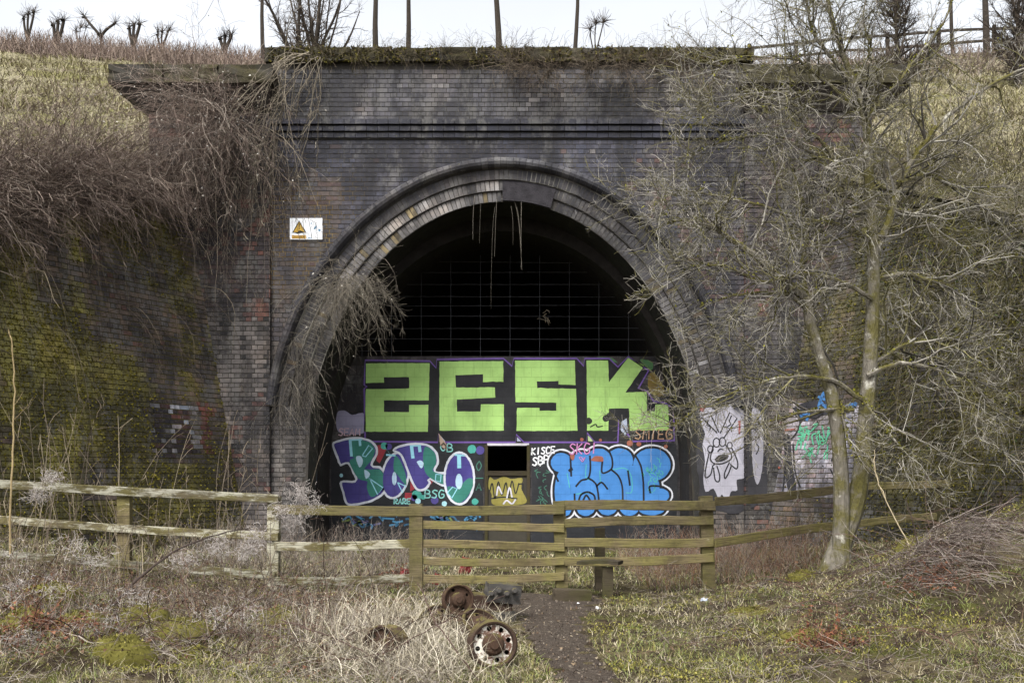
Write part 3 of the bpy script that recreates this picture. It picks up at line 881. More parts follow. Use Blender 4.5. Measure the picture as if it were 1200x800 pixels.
class Paint:
    """one graffito: flat shapes sprayed on a wall face, traced as polygons and strokes"""
    def __init__(self, proj, parent, z0=0.008): self.pr, self.parent, self.z0 = proj, parent, z0
    def start(self): self.V, self.F = [], []
    def fill(self, pts, layer):
        q = np.asarray(pts, float); d = np.linalg.norm(np.roll(q, -1, 0) - q, axis=1); o = []
        for i in range(len(q)):
            m = max(1, int(d[i] / 4)); o += [q[i] + (q[(i + 1) % len(q)] - q[i]) * k / m for k in range(m)]
        sz = np.ptp(q, axis=0).min(); pts = np.array(o) + rng.normal(0, min(.14, sz * .02), (len(o), 2)); b = len(self.V); self.V += [self.pr(x, y, self.z0 + 0.003 * layer) for x, y in pts]
        self.F += [[b + i for i in t] for t in tessellate_polygon([[Vector((x, y, 0)) for x, y in pts]])]
    def stroke(self, pts, w, layer, closed=False, smooth=True):
        p = smooth_pts(pts, closed) if smooth and len(pts) > 2 else np.asarray(pts, float)
        if closed: p = np.concatenate([p, p[:1]])
        t = np.gradient(p, axis=0); t /= np.linalg.norm(t, axis=1, keepdims=True) + 1e-9
        n = np.stack([-t[:, 1], t[:, 0]], 1) * w / 2
        if not closed: p = p.copy(); p[0] -= t[0] * w * .3; p[-1] += t[-1] * w * .3
        b = len(self.V); o = self.z0 + 0.003 * layer
        for q, m in zip(p, n): self.V += [self.pr(*(q - m), o), self.pr(*(q + m), o)]
        self.F += [[b + 2 * i, b + 2 * i + 1, b + 2 * i + 3, b + 2 * i + 2] for i in range(len(p) - 1)]
    def dot(self, x, y, r, layer, ry=None):
        a = np.linspace(0, 2 * np.pi, 14, endpoint=False)
        self.fill([(x + r * math.cos(t), y + (ry or r) * math.sin(t)) for t in a], layer)
    def end(self, name, colour, label=None):
        me = bpy.data.meshes.new(name); me.from_pydata([tuple(v) for v in self.V], [], self.F); me.update()
        o = mesh_obj(name, me, paint(colour), self.parent)
        if label: o['label'] = label
        return o
G = {'K': [[(0, 0), (0, 1)], [(.8, 0), (0, .5), (.9, 1)]], 'I': [[(.4, 0), (.4, 1)]], 'S': [[(.9, .1), (.4, 0), (.1, .25), (.8, .65), (.6, 1), (0, .9)]],
     'C': [[(.9, .1), (.3, 0), (0, .5), (.3, 1), (.9, .9)]], 'E': [[(.9, 0), (0, 0), (0, 1), (.9, 1)], [(0, .5), (.7, .5)]],
     'B': [[(0, 1), (0, 0), (.7, .1), (.7, .4), (0, .5), (.9, .6), (.8, .95), (0, 1)]], 'P': [[(0, 1), (0, 0), (.8, .1), (.8, .45), (0, .55)]],
     'G': [[(.9, .1), (.3, 0), (0, .5), (.3, 1), (.9, .9), (.9, .55), (.5, .55)]], 'M': [[(0, 1), (.1, 0), (.5, .6), (.9, 0), (1, 1)]],
     'A': [[(0, 1), (.45, 0), (.9, 1)], [(.2, .65), (.75, .65)]], 'O': [[(.5, 0), (0, .5), (.5, 1), (1, .5), (.5, 0)]], 'R': [[(0, 1), (0, 0), (.8, .15), (.7, .45), (0, .5), (.9, 1)]],
     'L': [[(0, 0), (0, 1), (.8, 1)]], 'N': [[(0, 1), (0, 0), (.9, 1), (.9, 0)]], 'Y': [[(0, 0), (.45, .5)], [(.9, 0), (.45, .5), (.45, 1)]], 'D': [[(0, 0), (0, 1), (.8, .8), (.8, .2), (0, 0)]]}
def tag(P, text, x, y, w, h, sw, layer, rise=0.0):
    cw = w / len(text)
    for i, ch in enumerate(text):
        for s in G[ch]:
            P.stroke([(x + cw * (i + a * .8) + (1 - b) * h * .08, y + b * h - rise * i) for a, b in s], sw, layer, smooth=ch not in 'KIEMANLY')

Pw = Paint(on_y(YB), wallr)
# --- base coats
Pw.start(); Pw.fill([(388, 519), (792, 519), (794, 560), (792, 636), (623, 636), (623, 520), (566, 520), (566, 636), (388, 636)], 0); Pw.end('base_coat', '#1f2126')
panel = [(428, 517), (427, 455), (430, 453), (427, 451), (428, 422), (504, 423), (511, 431), (512, 421), (590, 420), (600, 429), (602, 420), (676, 420), (684, 429), (685, 420), (714, 420), (724, 430), (736, 418), (760, 434), (748, 455), (758, 458), (766, 470), (779, 472), (789, 478), (790, 516),
         (742, 517), (735, 508), (725, 492), (724, 518), (697, 518), (688, 507), (687, 518), (614, 518), (605, 509), (604, 518), (517, 518), (514, 508), (513, 518)]
Pw.start(); Pw.fill(panel, 1); Pw.end('black_background', '#15161b')
Pw.start(); Pw.stroke(panel, 2.0, 2, closed=True, smooth=False); Pw.end('purple_outline', '#6a4a9c')
Z5 = lambda ox, oy, pts: [(ox + a / 5, oy + b / 5) for a, b in pts]
for nm, pts in (('Z', Z5(360, 400, [(345, 128), (718, 127), (712, 345), (450, 345), (450, 413), (598, 413), (598, 372), (710, 370), (708, 528), (333, 528), (345, 280), (598, 275), (598, 208), (450, 210), (450, 241), (345, 243)])),
                ('E', Z5(360, 400, [(775, 118), (1148, 115), (1150, 235), (1030, 237), (1030, 192), (868, 198), (872, 270), (1100, 268), (1102, 328), (876, 340), (878, 410), (1015, 410), (1018, 368), (1152, 368), (1152, 522), (775, 522)])),
                ('S', Z5(580, 400, [(118, 112), (468, 112), (472, 255), (372, 252), (372, 232), (245, 234), (247, 272), (475, 278), (483, 522), (127, 524), (130, 388), (260, 388), (262, 405), (360, 405), (360, 358), (120, 355)])),
                ('K', Z5(580, 400, [(537, 112), (663, 112), (667, 240), (780, 95), (875, 140), (765, 298), (890, 296), (890, 408), (938, 408), (938, 370), (1015, 368), (1018, 520), (790, 520), (785, 392), (667, 392), (664, 522), (540, 522)]))):
    Pw.start(); Pw.fill(pts, 2); Pw.end('block_letter', '#a0cb6a', 'lime green block letter ' + nm)
Pw.start()
for a in ((690, 493, 4), (710, 490, 4), (713, 486, 2.5)): Pw.dot(*a, 3)
Pw.stroke([(692, 500), (698, 497), (700, 500), (706, 499)], 1.4, 3); Pw.end('black_scribble', '#23261f')
Pw.start(); tag(Pw, 'SMIEG', 744, 503, 45, 11, 1.3, 3); Pw.end('tag_lettering', '#b9906f', 'small tan tag lettering on the black background')
Pw.start(); Pw.fill([(728, 494), (734, 490), (736, 506), (732, 510), (727, 503)], 2); Pw.fill([(515, 509), (522, 517), (515, 517)], 2); Pw.fill([(606, 512), (611, 517), (606, 517)], 2); Pw.end('pale_patch', '#a9b3c9')
Pw.start(); Pw.fill([(689, 510), (697, 517), (689, 517)], 2); Pw.fill([(738, 510), (742, 516), (738, 515)], 2); Pw.end('lime_patch', '#b2c88a')
Pw.start(); Pw.fill(smooth_pts([(750, 421), (764, 424), (764, 433), (758, 431)], True), 1); Pw.fill(smooth_pts([(700, 419), (716, 419), (724, 425), (720, 424)], True), 1); Pw.end('green_patch', '#4b7a4a')
Pw.start(); Pw.fill(smooth_pts([(760, 440), (766, 437), (776, 450), (778, 462), (768, 464), (760, 455)], True), 1); Pw.end('ochre_patch', '#75601f')
# --- white lintel line
Pw.start(); Pw.fill([(571, 519.2), (620, 519.2), (620, 522), (571, 522)], 3); Pw.end('white_band', '#c9c6cc')
# --- left graffiti piece: four rounded letters, white outlined, purple running into teal
zo = lambda pts: [(385 + a / 6.667, 505 + b / 6.667) for a, b in pts]
Pw.start()
for q in ([(380, 110), (440, 100), (450, 150), (400, 250), (375, 230)], [(640, 470), (690, 440), (700, 380), (660, 330), (640, 400)], [(600, 480), (680, 480), (640, 540), (590, 540)], [(780, 330), (830, 370), (800, 420)]): Pw.fill(zo(q), 1)
Pw.end('red_patch', '#9c2735')
Pw.start()
for x, y, r in ((435, 115, 28), (690, 500, 40), (1120, 140, 34), (1145, 550, 26), (740, 515, 18)): Pw.dot(385 + x / 6.667, 505 + y / 6.667, r / 6.667, 2)
Pw.end('teal_dots', '#3aa596')
Pw.start()
for x, y, r in ((470, 120, 26), (670, 520, 26), (830, 540, 30), (1185, 150, 34)): Pw.dot(385 + x / 6.667, 505 + y / 6.667, r / 6.667, 2)
Pw.end('violet_dots', '#4a3f8c')
Pw.start()
for x, y, r in ((905, 565, 20), (100, 345, 14), (700, 545, 22)): Pw.dot(385 + x / 6.667, 505 + y / 6.667, r / 6.667, 3)
Pw.end('pale_dots', '#9fd4e0')
ell = lambda cx, cy, rx, ry, n=24, tilt=0.0: [(cx + rx * math.cos(t) + tilt * ry * math.sin(t), cy + ry * math.sin(t)) for t in np.linspace(0, 2 * np.pi, n, endpoint=False)]
OUT = [('B', [(28, 100), (90, 65), (200, 45), (310, 60), (375, 110), (385, 180), (345, 262), (405, 275), (452, 330), (468, 400), (435, 490), (340, 550), (230, 577), (140, 572), (108, 480), (94, 390), (205, 384), (190, 330), (150, 258), (92, 272), (60, 200)], 3),
       ('O', ell(522, 345, 112, 185, 24, -0.12), 4),
       ('R', [(500, 150), (560, 108), (680, 90), (790, 108), (852, 170), (862, 250), (838, 312), (922, 325), (926, 400), (890, 432), (792, 378), (800, 405), (760, 458), (700, 466), (655, 415), (600, 280), (560, 190)], 6),
       ('O', ell(1022, 368, 124, 210), 8)]
FILLP = ['#3f3684', '#40388a', '#433a8c', '#41378a']
for i, (nm, pts, ly) in enumerate(OUT):
    sm = smooth_pts(zo(pts), i in (0, 2) or True, 4)
    Pw.start(); Pw.fill(sm, ly); Pw.end('white_outline', '#d3d7e2', 'white outline of the bubble letter ' + nm)
    inn = offset_in(sm, 2.6)
    Pw.start(); Pw.fill(inn, ly + 1); Pw.end('bubble_letter', FILLP[i], 'purple and teal bubble letter ' + nm)
# teal halves
Pw.start()
Pw.fill(smooth_pts(zo([(178, 72), (300, 78), (352, 118), (360, 172), (325, 240), (282, 290), (325, 298), (400, 300), (436, 350), (438, 410), (405, 470), (335, 515), (300, 440), (305, 390), (235, 370), (165, 245), (205, 205), (178, 190)]), True, 3), 4.5)
Pw.fill(smooth_pts(zo([(520, 190), (560, 230), (600, 330), (610, 420), (585, 400), (540, 340), (510, 300)]), True, 3), 5.5)
Pw.fill(smooth_pts(zo([(760, 120), (830, 170), (842, 250), (815, 310), (900, 340), (905, 395), (880, 410), (790, 360), (750, 300), (740, 200)]), True, 3), 7.5)
Pw.fill(smooth_pts(zo([(930, 430), (1010, 440), (1090, 370), (1128, 380), (1120, 450), (1070, 530), (1010, 560), (950, 510)]), True, 3), 9.5)
Pw.end('teal_shading', '#2a7f70')
Pw.start()
Pw.fill(smooth_pts(zo([(215, 205), (250, 195), (272, 235), (245, 285)]), True, 3), 5); Pw.fill(smooth_pts(zo([(280, 300), (325, 335), (292, 372)]), True, 3), 5)
Pw.fill(zo(ell(515, 370, 18, 52)), 6.2); Pw.fill(smooth_pts(zo([(690, 240), (720, 228), (745, 250), (725, 290)]), True, 3), 8.2); Pw.fill(zo(ell(1020, 392, 27, 60)), 10.2)
Pw.end('letter_counter', '#b6d8ee')
Pw.start()
for ln, w, ly in (([(170, 70), (180, 190)], 22, 5.3), ([(245, 70), (248, 110)], 20, 5.3), ([(650, 120), (660, 205)], 26, 8.4), ([(710, 115), (715, 155)], 24, 8.4), ([(1020, 190), (1022, 280)], 30, 10.4),
                  ([(430, 110), (480, 178)], 1, 5.3), ([(455, 185), (520, 190)], 14, 6.2), ([(990, 185), (1060, 190)], 14, 10.3), ([(640, 115), (720, 112)], 12, 8.3), ([(165, 70), (260, 66)], 12, 5.2)):
    Pw.stroke(zo(ln), w / 6.667, ly)
for q, ly in (([(315, 365), (425, 440), (385, 495), (325, 375)], 5.4), ([(265, 190), (315, 110), (345, 135), (290, 200)], 5.4), ([(540, 400), (605, 430), (580, 480)], 6.4), ([(840, 335), (880, 340), (875, 395), (835, 385)], 8.4), ([(930, 480), (970, 435), (1005, 450), (965, 520)], 10.4)):
    Pw.stroke(zo(q), 1.3, ly, closed=True, smooth=False)
Pw.end('cyan_drip', '#8fd6ea')
Pw.start(); tag(Pw, 'BSG', 498, 574, 24, 9, 1.4, 3); tag(Pw, 'OB', 516, 519, 16, 9, 1.3, 3, -1); tag(Pw, 'RARE', 462, 584, 20, 6, 1.5, 3); Pw.end('tag_lettering', '#7fc9c4', 'small turquoise tag lettering between the bubble letters')
Pw.start(); tag(Pw, 'O', 558, 540, 7, 11, 1.2, 3); tag(Pw, 'A', 558, 566, 8, 8, 1.2, 3); Pw.stroke([(557, 560), (566, 560)], 1.2, 3); Pw.end('tag_lettering', '#3f7a6a', 'thin green tag letters beside the doorway')
Pw.start(); tag(Pw, 'SEAM', 397, 502, 26, 8, 1.4, 3); Pw.end('tag_lettering', '#c9a9b4', 'small pink and white tag above the bubble lettering')
Pw.start(); Pw.fill(smooth_pts([(395, 484), (404, 481), (413, 486), (426, 484), (427, 498), (424, 508), (397, 506)], True), 1); Pw.end('lilac_patch', '#8f8ba6')
Pw.start(); Pw.fill([(514, 507), (518, 513), (523, 520), (524, 528), (516, 522)], 3); Pw.end('tan_spike', '#b39a86')
# --- text beside the doorway
Pw.start(); tag(Pw, 'KISCE', 623, 525, 28, 7.5, 1.6, 3, 0.5); tag(Pw, 'SBP', 624, 536, 20, 9, 1.7, 3, 1.2); Pw.dot(633, 545, 1, 3); Pw.end('tag_lettering', '#dfe0e4', 'white tag lettering right of the doorway')
Pw.start()
for i in range(16):
    x, y = rng.uniform(629, 641), rng.uniform(549, 590); Pw.stroke([(x, y), (x + rng.uniform(-4, 4), y + rng.uniform(1, 5)), (x + rng.uniform(-4, 4), y + rng.uniform(3, 7))], 0.8, 2)
Pw.end('green_scribble', '#3b7561')
# --- blue bubble piece
zk = lambda pts: [(630 + a / 6.667, 505 + b / 6.667) for a, b in pts]
LOBE = [(185, 245, 88, 82), (340, 250, 82, 92), (478, 225, 102, 96), (640, 232, 112, 104), (892, 262, 152, 134), (205, 470, 78, 190), (205, 600, 68, 70), (375, 595, 78, 72), (545, 590, 82, 72), (715, 590, 84, 76), (890, 590, 118, 72), (560, 430, 400, 190), (955, 500, 78, 60)]
for nm, colr, g, ly, lab in (('white_outline', '#cfd2dc', 26, 1, 'white outline of the blue bubble lettering'), ('black_outline', '#14161c', 13, 2, None), ('bubble_lettering', '#2f7dc6', -6, 3, 'sky blue bubble letters KSOE')):
    Pw.start()
    for q, (cx, cy, rx, ry) in enumerate(LOBE): Pw.fill(zk(ell(cx, cy, rx + g, ry + g, 30)), ly + .05 * q)
    Pw.end(nm, colr, lab)
Pw.start()
for s in ([(255, 190), (262, 350)], [(408, 195), (412, 290), (395, 365), (340, 385), (300, 430)], [(395, 365), (440, 395), (465, 440), (480, 560)], [(555, 150), (582, 220), (575, 295), (505, 325), (505, 240)], [(575, 300), (630, 350), (660, 430), (665, 560)], [(460, 430), (500, 400), (545, 450)],
          [(760, 185), (805, 270), (825, 400), (828, 560)], [(705, 310), (720, 420)], [(985, 435), (930, 428), (875, 432), (880, 480)], [(288, 490), (290, 560)], [(120, 300), (160, 390)], [(320, 545), (340, 495), (390, 475), (440, 500), (450, 550)], [(355, 540), (380, 500), (410, 540)]):
    Pw.stroke(zk(s), 2.2, 4)
Pw.end('letter_outline', '#101319')
Pw.start()
for i in range(26):
    x, y = rng.normal(900, 60), rng.normal(300, 70)
    if 800 < x < 1000: Pw.stroke(zk([(x, y), (x + rng.uniform(-20, 20), y + 15), (x + rng.uniform(-20, 20), y + 35)]), 0.9, 4)
for s in ([(380, 260), (375, 350), (400, 380)], [(485, 310), (490, 400)], [(590, 300), (680, 290), (730, 350), (735, 470), (690, 480)], [(300, 490), (400, 480)], [(230, 330), (250, 440)]): Pw.stroke(zk(s), 0.9, 4)
Pw.end('green_scribble', '#3fae9d')
Pw.start(); Pw.fill(smooth_pts(zk([(415, 225), (450, 195), (505, 200), (510, 235), (450, 235)]), True, 3), 5); Pw.fill(smooth_pts(zk([(255, 180), (290, 185), (280, 225), (260, 215)]), True, 3), 5)
for x, y, r in ((720, 95, 24), (790, 100, 18), (1000, 120, 16), (345, 65, 14), (490, 70, 12)): Pw.dot(630 + x / 6.667, 505 + y / 6.667, r / 6.667, 5)
Pw.end('orange_spatter', '#9a5842')
Pw.start(); tag(Pw, 'SKGI', 667, 520, 34, 12, 1.4, 6, 0.4); Pw.stroke(zk([(350, 240), (325, 205), (345, 205), (352, 220), (370, 205), (350, 240)]), 0.9, 6); Pw.end('tag_lettering', '#c77bb5', 'pink tag lettering over the blue piece')
# lower band of old paint glimpsed between the fence rails
for colr, n in (('#3a7fa8', 14), ('#2b5c7a', 12), ('#6d7f3a', 6), ('#5a5f8f', 6)):
    Pw.start()
    for i in range(n):
        x, y = rng.uniform(395, 560), rng.uniform(600, 616); Pw.stroke([(x, y), (x + rng.uniform(3, 10), y + rng.uniform(-5, 5)), (x + rng.uniform(5, 16), y + rng.uniform(-3, 6))], 2.2, 2)
    Pw.end('old_paint', colr)

# doorway: frame, cross rail and a painted board
fr = WOOD_D
def box(name, lo, hi, mat, parent=None, **kw):
    lo = np.asarray(lo, float); hi = np.asarray(hi, float)
    me = fastmesh(name, (UB + .5) * (hi - lo) , UF); o = mesh_obj(name, me, mat, parent, **kw); o.location = lo; return o
df = box('door_frame', (DX0, YB - .02, 0), (DX0 + .07, YB + .16, DZ1), fr, wallr)
box('door_frame', (DX1 - .07, YB - .02, 0), (DX1, YB + .16, DZ1), fr, wallr)
za, zb = at(0, 557, YB)[2], at(0, 551.5, YB)[2]
box('cross_rail', (DX0 + .072, YB - .01, za), (DX1 - .072, YB + .1, zb), fr, wallr)
box('painted_board', (DX0 + .072, YB + .03, -0.05), (DX1 - .072, YB + .06, za - .003), m_plain('board_wood', '#3d3a33', 0.9, 0.2, 0.3, 9), wallr)
Pd = Paint(on_y(YB + .03), wallr, 0.006)
Pd.start(); Pd.fill(smooth_pts([(574, 559), (580, 562), (590, 558), (600, 561), (612, 560), (611, 572), (617, 588), (600, 592), (578, 591), (576, 578), (572, 570)], True), 0); Pd.end('yellow_patch', '#8d8433')
Pd.start()
for s in ([(574, 575), (577, 566), (580, 584), (584, 564), (588, 580), (593, 565), (596, 582), (600, 563), (604, 578), (608, 566)], [(575, 584), (590, 582), (606, 584)], [(608, 567), (613, 567), (612, 574)]): Pd.stroke(s, 1.4, 2)
Pd.end('black_scribble', '#191a1c')
Pd.start()
for s in ([(582, 580), (584, 570), (588, 578)], [(594, 583), (597, 571), (600, 582)], [(590, 590), (594, 586), (600, 590), (604, 585)]): Pd.stroke(s, 1.8, 3)
Pd.end('white_scribble', '#c9c6cf')

# paint on the jambs of the arch and on the right pier and wing wall
Pl = Paint(on_x(AX - IA + .004, -1), portal, 0.01)
Pl.start(); Pl.fill(smooth_pts([(371, 500), (377, 492), (384, 505), (388, 530), (386, 575), (380, 590), (372, 575), (369, 540)], True), 0); Pl.end('blue_paint', '#3d4c5e')
Pl.start(); Pl.fill(smooth_pts([(375, 480), (379, 476), (381, 492), (376, 494)], True), 1); Pl.end('red_paint', '#6a2c2c')
Pl.start()
for s in ([(372, 505), (376, 500), (380, 520), (378, 560)], [(383, 510), (385, 540), (382, 570)], [(374, 540), (376, 580)]): Pl.stroke(s, 1.6, 1)
Pl.end('pale_paint', '#7d8a99')
Pr = Paint(on_x(AX + IA - .004, 1), portal, 0.01)
Pr.start(); Pr.fill(smooth_pts([(806, 474), (811, 484), (812, 492), (805, 496), (803, 488)], True), 0); Pr.end('teal_paint', '#2d7264')
Pr.start(); Pr.fill(smooth_pts([(801, 510), (804, 505), (809, 512), (810, 540), (809, 562), (802, 563), (799, 545)], True), 0); Pr.end('grey_paint', '#8f9097')
Pr.start()
for s in ([(803, 515), (807, 530), (802, 545), (808, 556)], [(808, 512), (803, 528), (808, 545)]): Pr.stroke(s, 1, 1)
Pr.end('dark_scribble', '#26272d')
Pr.start(); Pr.stroke([(812, 500), (815, 530), (814, 560), (816, 578)], 4, 0); Pr.end('maroon_paint', '#4b1f2c')
Pf = Paint(on_y(YP), portal, 0.012)
Pf.start(); Pf.fill(smooth_pts([(817, 470), (830, 466), (852, 464), (868, 470), (877, 476), (876, 500), (878, 530), (876, 560), (878, 590), (862, 602), (840, 598), (818, 600), (820, 570), (816, 540), (818, 500)], True, 3), -2); Pf.end('dark_paint', '#2b2a2f')
Pf.start(); Pf.fill(smooth_pts([(866, 505), (874, 520), (872, 545), (866, 560), (861, 545), (864, 525)], True, 3), -1.5); Pf.fill(smooth_pts([(860, 478), (872, 482), (876, 500), (868, 522), (860, 505)], True, 3), -1.5); Pf.end('pale_paint', '#8f8d99')
Pf.start(); Pf.fill(smooth_pts([(821, 482), (832, 477), (838, 480), (856, 474), (862, 480), (868, 488), (873, 505), (869, 520), (864, 526), (868, 540), (875, 552), (872, 560), (863, 562), (864, 574), (856, 576), (853, 588), (846, 579), (842, 584), (836, 572), (827, 576), (824, 560), (826, 540), (823, 522), (826, 508), (822, 496)], True, 3), 0); Pf.end('white_ground', '#a09eaa', 'pale lilac patch under the cartoon creature')
c5 = lambda pts: [(780 + a / 5, 440 + b / 5) for a, b in pts]
Pf.start()
for s in ([(300, 335), (210, 245), (225, 225), (260, 220), (310, 330)], [(320, 335), (375, 215), (418, 250), (340, 365)], [(230, 265), (250, 262), (240, 290), (262, 300), (258, 320)], [(385, 235), (372, 265), (382, 285), (360, 300)]): Pf.stroke(c5(s), 1.5, 1, smooth=False)
for cx, cy, rx, ry in ((297, 392, 19, 26), (332, 388, 18, 26), (262, 430, 16, 20), (375, 408, 14, 18)): Pf.stroke(c5(ell(cx, cy, rx, ry, 12)), 1.4, 1, closed=True)
for s in ([(280, 410), (262, 480), (280, 512), (330, 515), (380, 490), (382, 455), (350, 405)], [(255, 450), (235, 540), (232, 595), (262, 580), (275, 530), (285, 520)], [(385, 420), (420, 500), (415, 545), (380, 520)], [(280, 540), (290, 610), (312, 618), (315, 580), (300, 530)], [(372, 510), (345, 570), (348, 602), (368, 570), (385, 525)], [(305, 445), (318, 430), (335, 432)]): Pf.stroke(c5(s), 1.6, 1)
Pf.fill(c5([(285, 490), (310, 466), (350, 460), (370, 468), (365, 485), (330, 502), (295, 506)]), 1)
Pf.end('cartoon_creature', '#1d1c22', 'black outline creature with long ears and a gaping mouth')
Pf.start(); Pf.fill(c5([(425, 265), (440, 265), (436, 345), (426, 340)]), 1); Pf.fill(c5([(200, 170), (235, 175), (225, 210), (200, 205)]), 1); Pf.end('red_paint', '#8d3a3c')
Pp = Paint(on_y(YP - .13), portal, 0.012)
Pp.start(); Pp.fill(smooth_pts([(877, 474), (888, 470), (898, 476), (897, 520), (899, 575), (888, 590), (877, 585)], True, 3), -1.5); Pp.end('dark_paint', '#26252a')
Pp.start(); Pp.fill(smooth_pts([(881, 482), (886, 478), (891, 484), (894, 500), (894, 540), (889, 566), (884, 560), (881, 530)], True), 0); Pp.end('white_strip', '#8b8993')
Pp.start(); Pp.stroke([(885, 492), (890, 496), (885, 503), (890, 510), (885, 517), (889, 524), (886, 532)], 1.4, 1); Pp.end('black_scribble', '#25252b')
Pg = Paint(on_wing(WR), WR.root, 0.014)
Pg.start()
for q in ([(930, 478), (960, 468), (985, 476), (990, 488), (962, 486), (940, 493)], [(919, 515), (926, 512), (929, 545), (934, 575), (924, 578)], [(899, 500), (903, 498), (905, 560), (900, 575)]): Pg.fill(smooth_pts(q, True, 4), -2)
Pg.end('dark_paint', '#2c2b30')
Pg.start()
for i in range(30):
    x, y = rng.uniform(936, 974), rng.uniform(496, 530); Pg.stroke([(x, y), (x + rng.uniform(-7, 7), y + rng.uniform(-4, 6)), (x + rng.uniform(-4, 4), y + rng.uniform(4, 14))], 1.5, 0)
Pg.end('green_tag', '#4fae86', 'mint green spray tag scribble')
Pg.start()
for s in ([(905, 520), (912, 540), (902, 560), (900, 575)], [(918, 575), (922, 530), (918, 515), (930, 512), (938, 495), (934, 470)], [(930, 520), (932, 550), (938, 570)], [(975, 540), (979, 532), (982, 545), (978, 556), (974, 550)], [(940, 486), (955, 490), (965, 484)]): Pg.stroke(s, 1.8, 0)
Pg.end('black_stroke', '#1f1e22')
Pg.start()
for s in ([(938, 488), (948, 484), (946, 492)], [(958, 482), (966, 460), (970, 478), (962, 470)], [(996, 474), (1004, 473), (998, 480)], [(960, 465), (972, 470)]): Pg.stroke(s, 3, 0)
Pg.end('blue_stroke', '#2f6aa3')
Pg.start()
for s in ([(905, 488), (930, 486)], [(908, 505), (932, 503)], [(910, 520), (914, 522)], [(906, 543), (914, 548)]): Pg.stroke(s, 2.4, 0)
Pg.end('red_stroke', '#8a4436')

# ------------------------------------------------------------------ steel grille above the wall
gr = empty('steel_grille', (0, 0, 0), cat='grille', label='thin steel bar grille closing the dark arch above the painted wall')
z = ZTOP + 0.12
def bar(a, b, r, mat, parent, name):
    t = Tubes(); t.add(np.array([[a, b]]), r, np.ones(3), 4); return t.build(name, mat, parent)
gy_ = YB + 0.10
GB = m_plain('galvanised_bar', '#45464b', 0.5, 0.5, 0.2, 20, 0)
while z < 6.55:
    w = rev(z) - .02; bar((AX - w, gy_, z + rng.normal(0, .018)), (AX + w, gy_, z + rng.normal(0, .018)), 0.0055, GB, gr, 'bar'); z += 0.258
x = AX - 3.3
while x < AX + 3.4:
    zt = IC + IB * math.sqrt(1 - ((x - AX) / IA) ** 2) - .02
    bar((x, gy_ - .018, ZTOP + .004), (x, gy_ - .018, min(zt, 6.65)), 0.0065, GB, gr, 'bar'); x += 0.685
# scrap hung on the bars
t = Tubes(); c = at(640, 371, YB)
t.add(walkers(np.repeat(c[None], 6, 0) + rng.normal(size=(6, 3)) * .05, rng.normal(size=(6, 3)), np.full(6, .35), 6, .7), 0.01, pick(['#8a7d68', '#6f675a'], 6), 4)
t.build('string_scrap', VEG, label='tangle of pale string caught on the grille bars', cat='string')

# ------------------------------------------------------------------ warning sign
sg = at(340, 281, YP); sg2 = at(378, 256, YP)
sign = box('warning_sign', (sg[0], YP - .03, sg[2]), (sg2[0], YP - .012, sg2[2]), m_plain('sign_enamel', '#e4e7ec', 0.4, 0.5, 0.03, 6, 0), label='white rectangular warning sign with a yellow triangle on the brick headwall', cat='sign')
Ps = Paint(on_y(YP - .03), sign, 0.002)
def sput(name, colr, label=None):
    o = Ps.end(name, colr, label); o.matrix_parent_inverse = sign.matrix_basis.inverted(); return o
s16 = lambda pts: [(325 + a / 16, 240 + b / 16) for a, b in pts]
Ps.start(); Ps.fill(s16([(275, 522), (410, 292), (545, 522), (480, 532), (380, 545), (330, 530)]), 0.3); sput('triangle_border', '#2c2a22')
Ps.start(); Ps.fill(s16([(305, 510), (410, 328), (515, 510), (440, 515)]), 0.8); sput('yellow_triangle', '#d9ad2c')
Ps.start(); Ps.fill(s16([(398, 355), (422, 355), (416, 425), (404, 425)]), 1.3); Ps.dot(*s16([(410, 445)])[0], 0.75, 1.3); Ps.fill(s16([(400, 490), (430, 480), (505, 512), (420, 520), (395, 530)]), 1.3); sput('exclamation_mark', '#1f1d18')
Ps.start(); Ps.fill(s16([(272, 570), (542, 570), (542, 635), (272, 635)]), 0.3); sput('yellow_panel', '#d8a52a')
Ps.start(); tag(Ps, 'DANGER', *s16([(296, 583)])[0], 14.2, 2.5, 0.42, 0.8); sput('lettering', '#4a3a1c', 'small dark word DANGER')
Ps.start(); Ps.fill(s16([(675, 460), (700, 410), (735, 385), (742, 415), (710, 460)]), 0.3); Ps.dot(*s16([(790, 475)])[0], 1.4, 0.3); Ps.fill(s16([(620, 355), (655, 325), (645, 360)]), 0.3); Ps.fill(s16([(565, 632), (590, 610), (630, 620), (690, 632)]), 0.3); sput('blue_spatter', '#4f7f9d')

